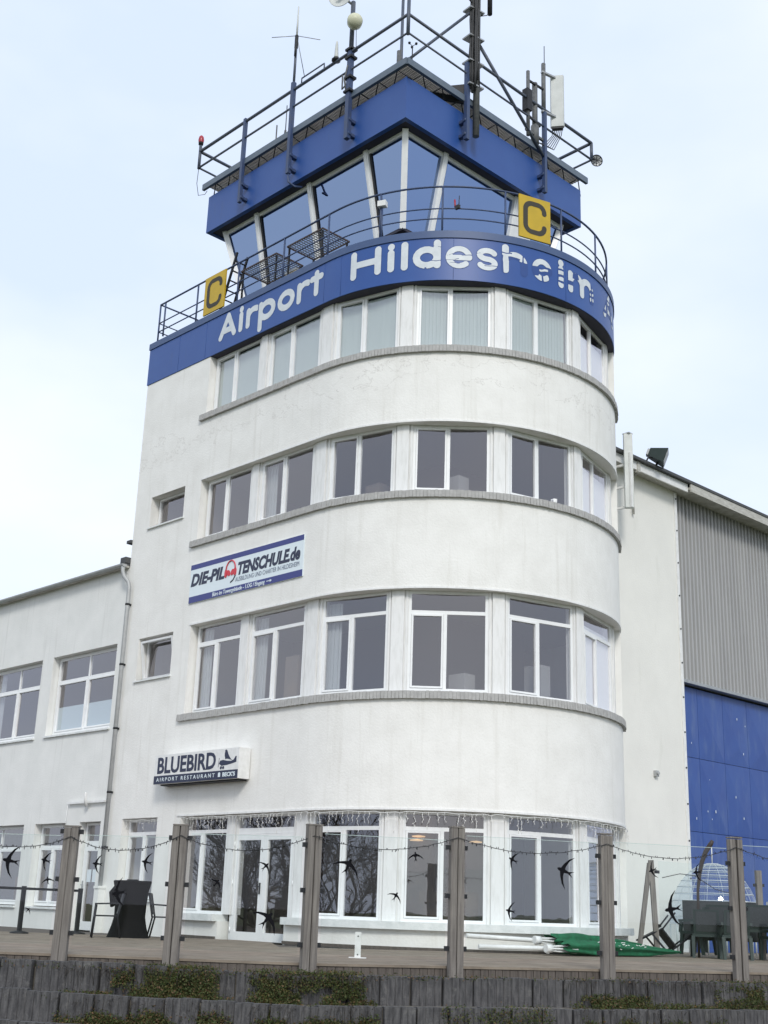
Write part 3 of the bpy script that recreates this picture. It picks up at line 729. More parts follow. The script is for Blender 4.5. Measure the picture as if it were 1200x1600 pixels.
# masts on the front side
def mast_thing(name, label, x, y, z):
    return tag(empty(name, (x, y, z)), label, 'antenna')
m2 = mast_thing('whip_antenna', 'tall whip antenna with three drooping radials on a blue mast', -2.48, yr, 18.86)
bolted_post(m2, -2.48, yr, 18.86, 21.65, 0, -1, wdt=.105)
q = MB(); q.tube([(-2.48, yr, 21.6), (-2.48, yr, 23.0)], .035); wpart('mast', q, M_RAILD, m2)
q = MB(); q.tube([(-2.48, yr, 22.75), (-2.48, yr, 23.15)], .05); q.tube([(-2.44, yr - .05, 22.45), (-2.44, yr - .05, 22.9)], .03); wpart('clamp', q, M_DARK, m2)
q = MB(); q.tube([(-2.48, yr, 23.1), (-2.48, yr, 24.1)], [.028, .022]); wpart('whip', q, M_ANT, m2)
for (dx, dy, dz) in ((.75, .2, -.42), (-.45, -.5, -.1), (-.2, .5, -.9)):
    q = MB(); q.tube([(-2.48, yr, 23.15), (-2.48 + dx, yr + dy, 23.15 + dz)], .011, 5); wpart('radial', q, M_GALV, m2)
q = MB(); q.tube([(-2.48, yr, 18.9), (-2.44, yr, 18.6), (-2.3, yr + .1, 18.45), (-2.25, yr + .3, 18.5)], .03, 6); wpart('cable', q, M_RAIL, m2)

m3 = mast_thing('dish_mast', 'blue mast carrying a white parabolic dish above a pale drum antenna', -.22, yr, 18.86)
bolted_post(m3, -.22, yr, 18.86, 21.55, 0, -1, wdt=.125)
q = MB(); q.tube([(-.22, yr, 21.5), (-.22, yr, 22.95)], .06); wpart('mast', q, M_RAILD, m3)
q = MB()
for z in (21.45, 21.2, 20.6, 20.2): q.box(-.34, -.10, yr - .1, yr + .12, z, z + .06)
wpart('clamp', q, M_DARK, m3)
Md = Matrix.Rotation(math.radians(-38), 4, 'Z') @ Matrix.Rotation(math.radians(82), 4, 'X')
Md = Vector((.35, -.85, -.12)).to_track_quat('Z', 'Y').to_matrix().to_4x4()
q = MB(); prof = [(0.001, 0), (.1, .008), (.2, .03), (.28, .065), (.335, .10), (.345, .10), (.345, .085), (.28, .05), (.2, .015), (.1, -.01), (.001, -.02)]
q.lathe(prof, (-.42, yr - .22, 23.12), 28, Md); d3 = wpart('dish', q, M_ANT, m3)
q = MB(); c = Vector((-.42, yr - .22, 23.12)); ax = Md @ Vector((0, 0, 1))
q.tube([c, c + ax * .17], .035); q.box(-.06, .06, -.02, .02, .15, .2, M=Matrix.Translation(c) @ Md); q.tube([c - ax * .05, Vector((-.22, yr, 22.85))], .035)
q.tube([c + ax * .16, c + ax * .10 + (Md @ Vector((.25, .1, 0)))], .018)
wpart('feed_horn', q, M_GALV, m3)
Md2 = Vector((.75, -.55, -.1)).to_track_quat('Z', 'Y').to_matrix().to_4x4()
q = MB(); q.lathe([(.001, -.08), (.15, -.08), (.19, -.05), (.2, .1), (.17, .16), (.08, .22), (.001, .23)], (.0, yr - .12, 22.13), 20, Md2); wpart('drum_antenna', q, M_DRUM, m3)
q = MB(); q.tube([(-.5, yr, 20.86), (-.5, yr, 20.45), (-.22, yr, 20.55)], .022, 6); q.tube([(-.25, yr - .06, 21.0), (-.33, yr - .08, 20.6), (-.28, yr - .04, 20.2)], .025, 6); wpart('cable_loop', q, M_MASTG, m3)
q = MB(); q.tube([(.05, yr - .1, 21.95), (.06, yr - .08, 21.3)], .008, 5); wpart('cable', q, M_CABLE, m3)

m5 = mast_thing('stub_antenna', 'short white stub antenna on the top rail left of the dish mast', -.79, yr, zt)
q = MB(); q.lathe([(.0, .12), (.07, .12), (.06, .17), (.04, .5), (.03, .62), (.001, .63)], n=10); q.build('radome', M_ANT, m5)
q = MB(); q.lathe([(.05, 0), (.12, .03), (.12, .07), (.05, .12), (.001, .125)], n=10); q.build('foot', M_DARK, m5)

m6 = mast_thing('hooked_mast', 'slim mast with a hooked tip standing behind the front corner railing', .55, 1.6, ZT)
q = MB(); q.tube([(.55, 1.6, ZT), (.55, 1.6, 23.35)], .04); wpart('mast', q, M_RAILD, m6)
q = MB(); q.tube([(.55, 1.6, 23.3), (.72, 1.6, 23.2), (.72, 1.6, 23.85)], .028); q.tube([(.52, 1.55, 20.5), (.52, 1.55, 21.6)], .06); wpart('hook', q, M_MASTG, m6)
m7 = mast_thing('anemometer', 'tiny cup anemometer on a pin behind the roof railing', 1.05, 1.5, ZT)
q = MB(); q.tube([(1.05, 1.5, ZT), (1.05, 1.5, 21.45)], .015, 6); wpart('pin', q, M_DARK, m7)
q = MB()
for k in range(3):
    a = k * 2.09 + .4; q.tube([(1.05, 1.5, 21.45), (1.05 + .1 * math.cos(a), 1.5 + .1 * math.sin(a), 21.48)], .008, 5); q.lathe([(.001, -.03), (.03, -.01), (.035, .03)], (1.05 + .1 * math.cos(a), 1.5 + .1 * math.sin(a), 21.48), 8)
wpart('cups', q, M_DARK, m7)
m8 = mast_thing('twin_rod_antenna', 'pair of thin rods on a bent arm behind the left roof railing', -4.05, 1.3, ZT)
q = MB(); q.tube([(-4.05, 1.3, ZT), (-4.05, 1.3, 21.45)], .02, 6); q.tube([(-4.05, 1.3, 20.5), (-3.7, 1.3, 20.75), (-3.65, 1.3, 21.1)], .03, 6); q.tube([(-3.65, 1.3, 21.0), (-3.65, 1.3, 21.9)], .014, 6); wpart('rod', q, M_MASTG, m8)

# main cable mast on the right side
m9 = mast_thing('cable_mast', 'thick lattice mast wrapped in black cables rising from the right-hand blue fascia', xr, 2.75, 18.86)
bolted_post(m9, xr, 2.70, 18.95, 21.2, 1, 0, wdt=.11)
q = MB(); q.tube([(xr + .06, 2.98, 19.15), (xr + .06, 2.98, 24.6)], .085, 10); wpart('mast', q, M_MASTG, m9)
q = MB()
for k in range(18):
    a = random.uniform(-.20, .12); b = random.uniform(-.04, .16)
    pts = [(xr + .05 + b, 2.9 + a + random.uniform(-.025, .025), z) for z in np.linspace(20.3 + random.uniform(0, .4), 24.6, 9)]
    q.tube(pts, random.choice([.018, .026, .03]), 5)
wpart('cable_bundle', q, M_CABLE, m9)
for z in (20.55, 21.25, 22.0, 22.85):
    q = MB(); q.bar((xr - .02, 2.66, z), (xr + .02, 3.16, z + .04), .3, .04); wpart('clamp', q, M_GALV, m9)
q = MB(); q.tube([(xr + .1, 3.42, 23.05), (xr + .1, 3.42, 24.6)], .065, 10); q.tube([(xr + .1, 2.62, 23.25), (xr + .1, 2.62, 24.4)], .06, 10); wpart('rod_antenna', q, M_DARK, m9)
q = MB()
for k in range(3): q.tube([(xr + .05, 2.9, 23.0), (xr + .12, 2.45 - .05 * k, 23.1), (xr + .1, 2.38 - .04 * k, 23.6), (xr + .1, 2.55, 24.1)], .012, 5)
q.tube([(xr + .05, 3.05, 22.8), (xr + .1, 3.3, 22.95), (xr + .1, 3.42, 23.1)], .012, 5)
wpart('cable_loop', q, M_CABLE, m9)
q = MB(); q.tube([(xr, 3.0, 22.1), (xr, 5.72, 19.95)], .045, 8); q.tube([(xr, 2.75, 22.75), (.2, .9, 20.3)], .04, 8); wpart('brace', q, M_RAILD, m9)
q = MB(); q.hexa([(xr - .05, 2.75, 20.35), (xr - .05, 2.75, 20.0), (xr - .65, 1.75, 20.0), (xr - .7, 1.7, 20.2), (xr - .02, 2.75, 20.62), (xr - .02, 2.72, 20.02), (xr - .6, 1.75, 20.02), (xr - .7, 1.7, 20.25)]); wpart('gusset', q, M_DARK, m9)

# right-hand antenna group
m10 = mast_thing('panel_antenna_mast', 'blue post with white cellular panel antenna and whip near the right end of the roof', xr, 5.05, 18.86)
bolted_post(m10, xr, 5.78, 18.86, 21.35, 1, 0, wdt=.10)
q = MB(); q.tube([(xr - .02, 5.78, 21.3), (xr - .02, 5.78, 22.9)], .06, 10); q.bar((xr - .02, 5.02, 20.45), (xr - .02, 5.8, 20.45), .06); wpart('mast', q, M_MASTG, m10)
q = MB(); q.tube([(xr - .02, 5.82, 22.85), (xr - .02, 5.82, 23.5)], .012, 6); wpart('whip', q, M_DARK, m10)
pv = []
q = MB(); Mp = Matrix.Translation((xr + .1, 6.22, 21.05)) @ Matrix.Rotation(math.radians(35), 4, 'Z')
poly = [(-.16, -.06), (.16, -.06), (.19, 0), (.17, .06), (.1, .09), (-.1, .09), (-.17, .06), (-.19, 0)]
q.prism(poly, 0, 1.62, Mp); wpart('panel_antenna', q, M_ANT, m10)
q = MB(); q.box(-.15, .15, -.05, .08, -.06, .0, M=Mp)
for k in range(6):
    x_ = -.12 + .05 * k; e = Mp @ Vector((x_, 0, -.05)); q.tube([e, e + Vector((-.02, -.02, -.22)), e + Vector((-.1, -.25, -.55 - .04 * k)), Vector((xr - .05, 5.5, 20.3))], .012, 5)
wpart('connector_cable', q, M_CABLE, m10)
for z in (21.35, 22.6):
    q = MB(); q.bar((xr - .02, 5.7, z), (xr + .08, 6.15, z), .08, .05); wpart('clamp', q, M_GALV, m10)
m11 = mast_thing('radio_head_mast', 'dark grey pipe pair with a strapped radio box left of the white panel antenna', xr - .1, 5.3, 20.2)
q = MB(); q.tube([(xr - .02, 5.12, 20.3), (xr - .02, 5.12, 22.3)], .05, 10); wpart('rod_antenna', q, M_MASTG, m11)
q = MB(); q.tube([(xr - .05, 5.44, 20.2), (xr - .05, 5.44, 22.1)], .075, 10); q.tube([(xr - .05, 5.44, 20.2), (xr - .05, 5.44, 20.75)], .11, 10); wpart('mast', q, M_MASTG, m11)
q = MB(); q.box(xr - .12, xr + .06, 5.0, 5.2, 21.05, 21.7); q.bar((xr, 5.1, 22.0), (xr, 5.8, 22.05), .05); q.bar((xr, 5.1, 20.9), (xr, 5.6, 20.8), .05); wpart('radio_box', q, M_DARK, m11)
m12 = tag(empty('spotlight', (xr, yb + .22, 20.95)), 'round caged spotlight on the right end of the roof railing', 'lamp')
Mf = Vector((.75, -.55, -.2)).to_track_quat('Z', 'Y').to_matrix().to_4x4()
q = MB(); q.lathe([(.001, -.12), (.1, -.1), (.19, -.02), (.2, .03), (.17, .03), (.05, -.02), (.001, -.03)], (0, 0, 0), 18, Mf); q.build('reflector', M_GALV, m12); m12.scale = (.82, .82, .82)
q = MB(); q.lathe([(.2, .03), (.215, .045), (.2, .06)], (0, 0, 0), 18, Mf)
for k in range(4):
    a = k * PI / 4; v_ = Vector((math.cos(a) * .2, math.sin(a) * .2, .05)); q.tube([Mf @ v_, Mf @ Vector((-v_.x, -v_.y, .05))], .01, 5)
q.tube([Vector((0, -.22, 0)), Vector((0, -.1, 0))], .03); q.build('guard', M_DARK, m12)

# ------------------------------------------------------------------ balcony railing on the parapet
br_ = tag(empty('balcony_railing', (0, 0, 15.3)), 'thin blue three-rail balustrade following the curved blue parapet', 'railing')
OB = -.12
for nm, z, r_ in (('top_rail', 16.53, .026), ('middle_rail', 15.96, .018), ('lower_rail', 15.70, .018)):
    q = MB(); pts = [P(s, OB, z) for s in stations(-7.22, 10.6, .2)]
    q.tube(pts, r_, 6); q.tube([P(-7.22, OB, z), P(-7.22, -1.9, z)], r_, 6)
    wpart(nm, q, M_RAIL, br_)
for s in (-7.22, -5.46, -3.68, -1.86, -.2, 1.41, 2.93, 4.43, 6.02, 7.54, 9.04, 10.5):
    q = MB(); q.tube([P(s, OB, 15.29), P(s, OB, 16.53)], .024, 6); q.tube([P(s, OB, 15.30), P(s, OB, 15.36)], .045, 6); wpart('post', q, M_RAIL, br_)
q = MB(); q.tube([P(-7.22, -1.9, 15.29), P(-7.22, -1.9, 16.53)], .024, 6); q.tube([P(-6.98, OB, 16.5), P(-6.98, OB, 15.5)], .024, 6); wpart('post', q, M_RAIL, br_)
# camera box
cbx = tag(empty('camera_box', tuple(P(1.46, OB + .02, 16.25))), 'small white camera housing clamped to the balcony railing in front of the cab', 'camera')
Mb = Matrix.Rotation(math.radians(25), 4, 'Z'); q = MB(); q.box(-.10, .10, -.07, .07, -.08, .06, M=Mb); q.build('housing', M_WHITE, cbx)
q = MB(); q.tube([(0, 0, -.1), (0, 0, -.95)], .022, 6); q.tube([(0, -.02, .08), (0, -.02, .16)], .012, 5); q.build('stalk', M_RAIL, cbx)
# clip-on wind sensor on rail
ws = tag(empty('rail_sensor', tuple(P(3.28, OB + .02, 15.96))), 'little red and black sensor clipped on the middle balcony rail', 'sensor')
q = MB(); q.box(-.06, .06, -.03, .03, -.02, .07); q.tube([(.04, 0, .05), (.05, 0, .3)], .01, 5); q.build('clip', M_BLACK, ws)
q = MB(); q.tube([(-.07, 0, .02), (-.09, 0, .25)], .022, 6); q.build('probe', M_RED, ws)

def c_sign(s0, s1, z0, z1, label):
    a, b = P(s0, .03), P(s1, .03); d = b - a; W = d.length; H = z1 - z0
    root = tag(empty('letter_sign', (a.x, a.y, z0), math.atan2(d.y, d.x)), label, 'sign', 'yellow C signs on the balcony')
    q = MB(); q.box(0, W, -.02, .02, 0, H); q.build('board', M_YEL, root)
    st_ = .012; xs = np.arange(0, W, st_); ys = np.arange(0, H, st_); X, Y = np.meshgrid(xs, ys, indexing='ij')
    hw = .062; x0, x1, y0, y1, r_ = W * .20, W * .80, H * .17, H * .84, .17
    pl_ = [(x1, y0 + .17)] + arcpts(x1 - r_, y0 + r_, r_, r_, 0, -90, 8) + arcpts(x0 + r_, y0 + r_, r_, r_, 270, 180, 8) + arcpts(x0 + r_, y1 - r_, r_, r_, 180, 90, 8) + arcpts(x1 - r_, y1 - r_, r_, r_, 90, 0, 8) + [(x1, y1 - .19)]
    D = np.full(X.shape, 9.0)
    for (ax, ay), (bx, by) in zip(pl_[:-1], pl_[1:]):
        dx, dy = bx - ax, by - ay; t = np.clip(((X - ax) * dx + (Y - ay) * dy) / (dx * dx + dy * dy + 1e-9), 0, 1)
        D = np.minimum(D, np.hypot(X - ax - t * dx, Y - ay - t * dy))
    v_, f_ = fillmesh(D - hw, xs, ys, lambda x, y: (x, -.0235, y))
    me = bpy.data.meshes.new('letter'); me.from_pydata(v_, [], f_); me.materials.append(M_SIGNBLK); link('letter', me, root)
    q = MB(); 
    for x in (W * .15, W * .85): q.tube([(x, .04, .05), (x, .04, H)], .014, 6)
    q.build('bracket', M_RAIL, root)
c_sign(-4.90, -4.02, 15.34, 16.42, 'yellow square sign with black C on the flat left stretch of the balcony')
c_sign(4.70, 5.53, 15.36, 16.45, 'yellow square sign with black C on the rounded right stretch of the balcony')

# things standing behind the balcony railing: ladder and two mesh screens
ld = tag(empty('ladder', (-4.55, .35, 15.3)), 'dark metal ladder leaning behind the balcony railing right of the left C sign', 'ladder')
q = MB()
for y in (-.15, .2): q.bar((.0, y, 0), (.48, y + .1, 1.75), .05, .05)
q.build('rail', M_DARK, ld)
for k in range(6):
    q = MB(); t = .12 + k * .15; q.tube([(.48 * t, -.15 + .1 * t, 1.75 * t), (.48 * t, .2 + .1 * t, 1.75 * t)], .022, 6); q.build('rung', M_DARK, ld)
M_RUST = mat('rusty_frame', (0.075, 0.055, 0.05), 0.8, c2=(0.07, 0.05, 0.05), nscale=8)
def catwalk(x0, x1, y0, y1, z, label):
    root = tag(empty('catwalk_grating', (x0, y0, z)), label, 'grating', 'grating platforms before the cab windows')
    W, D_ = x1 - x0, y1 - y0; t = .022
    q = MB()
    for bx in ((0, W, 0, t, -.02, .02), (0, W, D_ - t, D_, -.02, .02), (0, t, t, D_ - t, -.02, .02), (W - t, W, t, D_ - t, -.02, .02)): q.box(*bx)
    q.build('frame', M_RUST, root)
    q = MB(); n = int(W / .085)
    for k in range(1, n): q.box(k * W / n - .005, k * W / n + .005, t, D_ - t, -.01, .01)
    n = int(D_ / .085)
    for k in range(1, n): q.box(t, W - t, k * D_ / n - .005, k * D_ / n + .005, .0105, .02)
    q.build('wire_mesh', M_MASTG, root)
    for x in (.05, W - .05):
        for y in (.05, D_ - .05):
            q = MB(); q.bar((x, y, -.031), (x, y, -1.45), .04); q.build('leg', M_DARK, root)
catwalk(-3.85, -2.40, .30, 1.20, 16.40, 'wire grating platform behind the flat stretch of balcony railing, next to the ladder')
catwalk(-1.97, -.62, .28, 1.18, 16.40, 'wire grating platform behind the start of the curved balcony railing')
cbn = tag(empty('equipment_box', (-1.9, .55, 15.3)), 'small beige equipment box behind the railing beside the mesh frames', 'box')
q = MB(); q.box(-.2, .2, -.15, .15, 0, .42); q.build('case', mat('beige', (.42, .38, .28), .6, c2=(.2, .15, .1), nscale=7), cbn)
q = MB(); q.box(-.21, .21, -.16, .16, .421, .47); q.build('lid', M_GALV, cbn)

# ------------------------------------------------------------------ signs
def text_obj(body, size, parent, x, y, z, m, width=None, bold=0.0, shear=0.0, spacing=1.0, depth=.002, name='lettering', off=0.0):
    cu = bpy.data.curves.new('lettering', 'FONT'); cu.body = body; cu.size = size; cu.offset = bold; cu.shear = shear; cu.space_character = spacing
    cu.extrude = depth; cu.resolution_u = 3
    ob = bpy.data.objects.new('lettering_tmp', cu); col.objects.link(ob)
    dg = bpy.context.evaluated_depsgraph_get(); me = bpy.data.meshes.new_from_object(ob.evaluated_get(dg))
    bpy.data.objects.remove(ob); bpy.data.curves.remove(cu)
    co_ = np.empty(len(me.vertices) * 3); me.vertices.foreach_get('co', co_); co_ = co_.reshape(-1, 3)
    mn = co_[:, 0].min(); wd = co_[:, 0].max() - mn
    sx = (width / wd) if width else 1.0
    new = np.stack([(co_[:, 0] - mn) * sx, -co_[:, 2] * 1.0, co_[:, 1]], 1)
    me.vertices.foreach_set('co', new.ravel()); me.update(); me.materials.clear(); me.materials.append(m)
    o = link(name, me, parent); o.location = (x, y - depth, z); return o

ps = tag(empty('flight_school_sign', (-4.50, -.002, 7.565)), 'white and blue banner sign with a red headset emblem below the second floor windows', 'sign')
W, H = 4.19, .95
q = MB(); q.box(0, W, -.03, 0, 0, H); q.build('board', M_SIGNW, ps)
q = MB(); q.box(0, W, -.033, -.0301, H - .125, H); q.build('blue_stripe', M_SIGNB, ps)
q = MB(); q.box(0, W, -.033, -.0301, 0, .155); q.build('blue_stripe', M_SIGNB, ps)
text_obj('DIE-PIL', .40, ps, .04, -.031, .42, M_SIGNN, 1.33, .018, .22)
text_obj('TENSCHULE.de', .40, ps, 1.87, -.031, .42, M_SIGNN, 2.22, .018, .22)
text_obj('AUSBILDUNG UND CHARTER IN HILDESHEIM', .15, ps, 1.80, -.031, .255, M_SIGNG, 2.27, 0, 0)
text_obj('B\u00fcro im Towergeb\u00e4ude - 1.OG / Eingang', .135, ps, .95, -.034, .035, M_SIGNW, 1.95, .002, .1)
q = MB(); q.box(2.96, 3.10, -.036, -.0335, .070, .086); q.prism([(3.08, .045), (3.15, .078), (3.08, .111)], .0335, .036, Matrix.Rotation(math.radians(90), 4, 'X')); q.build('arrow', M_SIGNW, ps)
hs = MB()       # headset emblem that stands for the O
cx, cz = 1.60, .54
hs.tube([(cx + .175 * math.cos(a), -.04, cz + .05 + .21 * math.sin(a)) for a in np.linspace(0, PI, 14)], .016, 6)
hsb = hs.build('headband', M_SIGNR, ps)
q = MB()
for e in (-1, 1):
    q.prism([(cx + e * .175 + .045 * math.cos(a), cz - .03 + .10 * math.sin(a)) for a in np.linspace(0, 2 * PI, 12, False)], .031, .05, Matrix.Rotation(math.radians(90), 4, 'X'))
    q.prism([(cx + e * .075 + .062 * math.cos(a) + .02 * e * math.sin(a), cz - .03 + .075 * math.sin(a)) for a in np.linspace(0, 2 * PI, 12, False)], .031, .044, Matrix.Rotation(math.radians(90), 4, 'X'))
q.build('headset_emblem', M_SIGNR, ps)
q = MB(); q.tube([(cx + .20, -.04, cz - .12), (cx + .12, -.04, cz - .22), (cx + .02, -.04, cz - .27)], .012, 5); q.build('microphone', M_SIGNN, ps)

bs = tag(empty('restaurant_sign', (-4.88, -.33, 3.285)), 'white light-box sign with a bird-on-plane emblem above the terrace windows', 'sign')
W, H = 3.15, .655
q = MB(); q.box(0, W, 0, .31, 0, H); q.build('light_box', M_WHITE, bs)
q = MB(); q.box(.01, W - .01, -.006, -.0005, .0, .185); q.build('navy_strip', M_SIGNN, bs)
q = MB(); q.box(.15, W - .1, .10, .325, -.03, -.001); q.build('shadow_strip', M_DARK, bs)  # dark strip standing in for the shadow gap beneath the sign box
text_obj('BLUEBIRD', .50, bs, .12, -.001, .245, M_SIGNN, 2.22, .014, 0)
text_obj('AIRPORT RESTAURANT', .12, bs, .12, -.0065, .055, M_SIGNW, 2.22, .001, 0, 1.5)
text_obj("BECK'S", .12, bs, 2.62, -.0065, .055, M_SIGNW, .44, .004)
q = MB(); q.prism([(2.460, .05), (2.540, .05), (2.540, .13), (2.500, .155), (2.460, .13)], .0066, .009, Matrix.Rotation(math.radians(90), 4, 'X')); q.build('key_emblem', M_SIGNW, bs)
RX = Matrix.Rotation(math.radians(90), 4, 'X')
def flat(poly, y=.0008, t=.004): 
    q_ = MB(); q_.prism(poly, y, y + t, RX); return q_
plane = [(2.460, .33), (2.500, .40), (2.600, .41), (2.740, .385), (2.900, .375), (2.980, .40), (3.040, .47), (3.070, .47), (3.070, .345), (2.930, .32), (2.730, .295), (2.560, .29)]
flat(plane).build('plane_emblem', M_SIGNN, bs)
q = MB(); q.prism([(2.435, .26), (2.445, .26), (2.465, .46), (2.455, .46)], .001, .005, RX)
for x in (2.54, 2.62): q.prism([(x + .035 * math.cos(a), .245 + .035 * math.sin(a)) for a in np.linspace(0, 2 * PI, 10, False)], .001, .005, RX)
q.prism([(2.535, .26), (2.550, .26), (2.580, .31), (2.560, .31)], .001, .0045, RX)
q.build('propeller_emblem', M_SIGNN, bs)
bird = [(2.680, .42), (2.650, .50), (2.650, .56), (2.670, .60), (2.645, .595), (2.670, .625), (2.710, .625), (2.735, .60), (2.760, .55), (2.810, .48), (2.870, .42), (2.930, .385), (2.860, .405), (2.780, .425), (2.720, .43)]
flat(bird).build('bird_emblem', M_SIGNN, bs)

# ------------------------------------------------------------------ side building on the left
sb = tag(empty('side_building', (0, 0, 0)), 'two-storey white rendered building adjoining the tower on the left', 'building')
XL, XR = -21.0, XE - .003
w = MB()
def piece(x0, x1, z0, z1): w.box(x0, x1, 0, .3, z0, z1)
ups = [(-18.1, -15.05), (-14.36, -11.28), (-10.70, -7.54)]
gfs = [(-18.1, -15.1, .50), (-14.30, -11.26, .50), (-10.68, -9.12, .50), (-8.48, -7.50, -.03)]
piece(XL, XR, 6.98, 8.95)
xs_ = XL
for a, b in ups: piece(xs_, a, 4.84, 6.98); xs_ = b
piece(xs_, XR, 4.84, 6.98)
piece(XL, XR, 2.55, 4.84)
xs_ = XL
for a, b, z in gfs:
    piece(xs_, a, -.4, 2.55); xs_ = b
    piece(a, b, -.4, z)
piece(xs_, XR, -.4, 2.55)
w.box(XL, XL + .3, .3, 9, -.4, 8.95); w.box(XL, XR, 8.7, 9, -.4, 8.95)
w.build('wall', M_PLASTER2, sb)
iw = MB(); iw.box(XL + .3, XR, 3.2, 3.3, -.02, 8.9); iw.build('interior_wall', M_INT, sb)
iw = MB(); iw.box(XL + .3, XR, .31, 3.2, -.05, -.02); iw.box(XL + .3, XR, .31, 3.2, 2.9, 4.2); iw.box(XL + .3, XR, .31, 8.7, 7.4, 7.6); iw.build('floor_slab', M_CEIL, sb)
M_COUNTER = mat('wood_counter', (.16, .10, .055), .6, c2=(.1, .06, .035), nscale=3)
for bx in ((-13.6, -11.5, 1.2, 1.6, 0, 1.25), (-9.6, -9.2, 1.0, 2.0, 0, 1.3)):
    iw = MB(); iw.box(*bx); iw.build('interior_counter', M_COUNTER, sb)
for a, b in ups[:]:
    window(sb, a + .02, b - .02, 4.87, 6.97, transom=1.40, split=.5, upsplit=True, lowsash=True, fw=.085, blind='film' if a > -11 else 'curtain', off=-.20)
window(sb, -18.05, -15.12, .52, 2.54, transom=1.40, split=.5, lowsash=True, off=-.2)
window(sb, -14.28, -11.28, .52, 2.54, transom=1.40, split=.5, upsplit=True, fw=.08, lowsash=True, off=-.2)
window(sb, -10.66, -9.14, .52, 2.54, transom=1.42, split=.46, fw=.08, lowsash=True, off=-.2)
for a, b, z in [(a, b, 4.84) for a, b in ups] + [(a, b, .5) for a, b, z in gfs[:3]]:
    ld_ = MB(); ld_.box(a - .03, b + .02, -.06, .2, z - .05, z - .003); ld_.build('window_ledge', M_LEDGE, sb)
# glazed door with notices
dx0, dx1 = -8.46, -7.52
dr = MB(); dr.box(dx0, dx0 + .06, .2, .28, -.02, 2.54); dr.box(dx1 - .06, dx1, .2, .28, -.02, 2.54); dr.box(dx0 + .06, dx1 - .06, .2, .28, 2.48, 2.54); dr.box(dx0 + .06, dx1 - .06, .203, .277, 2.0, 2.1)
dr = dr.build('glazed_door', M_FRAME, sb)
lf = MB(); a, b, t = dx0 + .065, dx1 - .065, .12
lf.box(a, a + t, .185, .25, 0, 1.995); lf.box(b - t, b, .185, .25, 0, 1.995); lf.box(a + t, b - t, .185, .25, 0, .2); lf.box(a + t, b - t, .185, .25, 1.86, 1.995); lf.build('door_leaf', M_FRAME, dr)
q = MB(); q.box(a + t, b - t, .21, .226, .2, 1.86); q.build('pane', M_GLASS, dr)
q = MB(); q.box(dx0 + .06, dx1 - .06, .23, .246, 2.1, 2.48); q.build('pane', M_GLASS, dr)
for x in (a + .17, a + .42):
    q = MB(); q.box(x, x + .19, .203, .206, 1.12, 1.42); q.build('paper_notice', M_PAPER, dr)
q = MB(); q.box(a + .03, a + .06, .165, .184, .95, 1.15); q.tube([(a + .045, .165, 1.05), (a + .045, .13, 1.05), (a + .15, .13, 1.05)], .011); q.build('handle', M_GALV, dr)
# eave, gutter, roof
q = MB(); q.box(XL - .1, XR - .02, -.17, 9.1, 9.00, 9.06); q.build('roof', M_ROOF, sb)
q = MB(); q.box(XL - .1, XR - .02, -.125, -.001, 8.945, 8.998); q.build('eave_board', M_EAVE, sb)
q = MB(); n = 9
for x0, x1 in ((XL - .1, XR + .06),):
    for k in range(n - 1):
        a0, a1 = PI + PI * k / (n - 1), PI + PI * (k + 1) / (n - 1)
        for r0 in (.075,):
            p0, p1 = (-.205 + r0 * math.cos(a0), 9.0 + r0 * math.sin(a0)), (-.205 + r0 * math.cos(a1), 9.0 + r0 * math.sin(a1))
            q.face([(x0, *p0), (x0, *p1), (x1, *p1), (x1, *p0)], True)
    q.face([(x1, -.205 + .075 * math.cos(PI + PI * k / 8), 9.0 + .075 * math.sin(PI + PI * k / 8)) for k in range(9)])
q.build('gutter', M_ZINC, sb)
q = MB(); pts = [(-7.30, -.205, 8.95), (-7.30, -.205, 8.82), (-7.26, -.18, 8.68), (-7.13, -.12, 8.52), (-7.09, -.10, 8.38), (-7.09, -.10, 1.0)]
q.tube(pts, .052, 10); q.build('downpipe', M_ZINC, sb)
q = MB()
for z in (7.9, 6.35, 4.75, 3.2, 1.9): q.tube([(-7.09, -.10, z), (-7.09, -.10, z + .05)], .062, 10); q.box(-7.11, -7.07, -.06, 0, z, z + .05)
q.tube([(-7.09, -.10, 1.0), (-7.09, -.10, .98)], .06, 10)
q.build('pipe_clip', M_DARK, sb)
q = MB(); q.box(-7.18, -7.00, -.19, -.002, -.05, .97); q.box(-7.20, -6.98, -.21, -.002, .97, 1.03); q.build('pipe_pillar', M_PLASTER2, sb)
for bx in ((XR - .25, XR - .005, -.15, .3, 9.065, 9.22), (XR - .2, XR - .005, -.05, .4, 9.62, 9.70)):
    q = MB(); q.box(*bx); q.build('roof_flashing', M_ROOF, sb)
dl = tag(empty('door_spotlight', (-8.1, -.03, 3.02)), 'slim white lamp bar with small dish above the glazed left door', 'lamp')
q = MB(); q.box(-.95, .8, -.05, 0, -.02, .03); q.build('lamp_bar', M_WHITE, dl)
q = MB(); q.tube([(0, -.05, -.1), (0, -.1, .05), (.08, -.16, .22)], [.05, .04, .02], 8); q.build('lamp_head', M_WHITE, dl)
q = MB(); q.tube([(-.95, -.02, 0), (-.97, -.02, -.62)], .008, 5); q.build('cable', M_WIREW, dl)

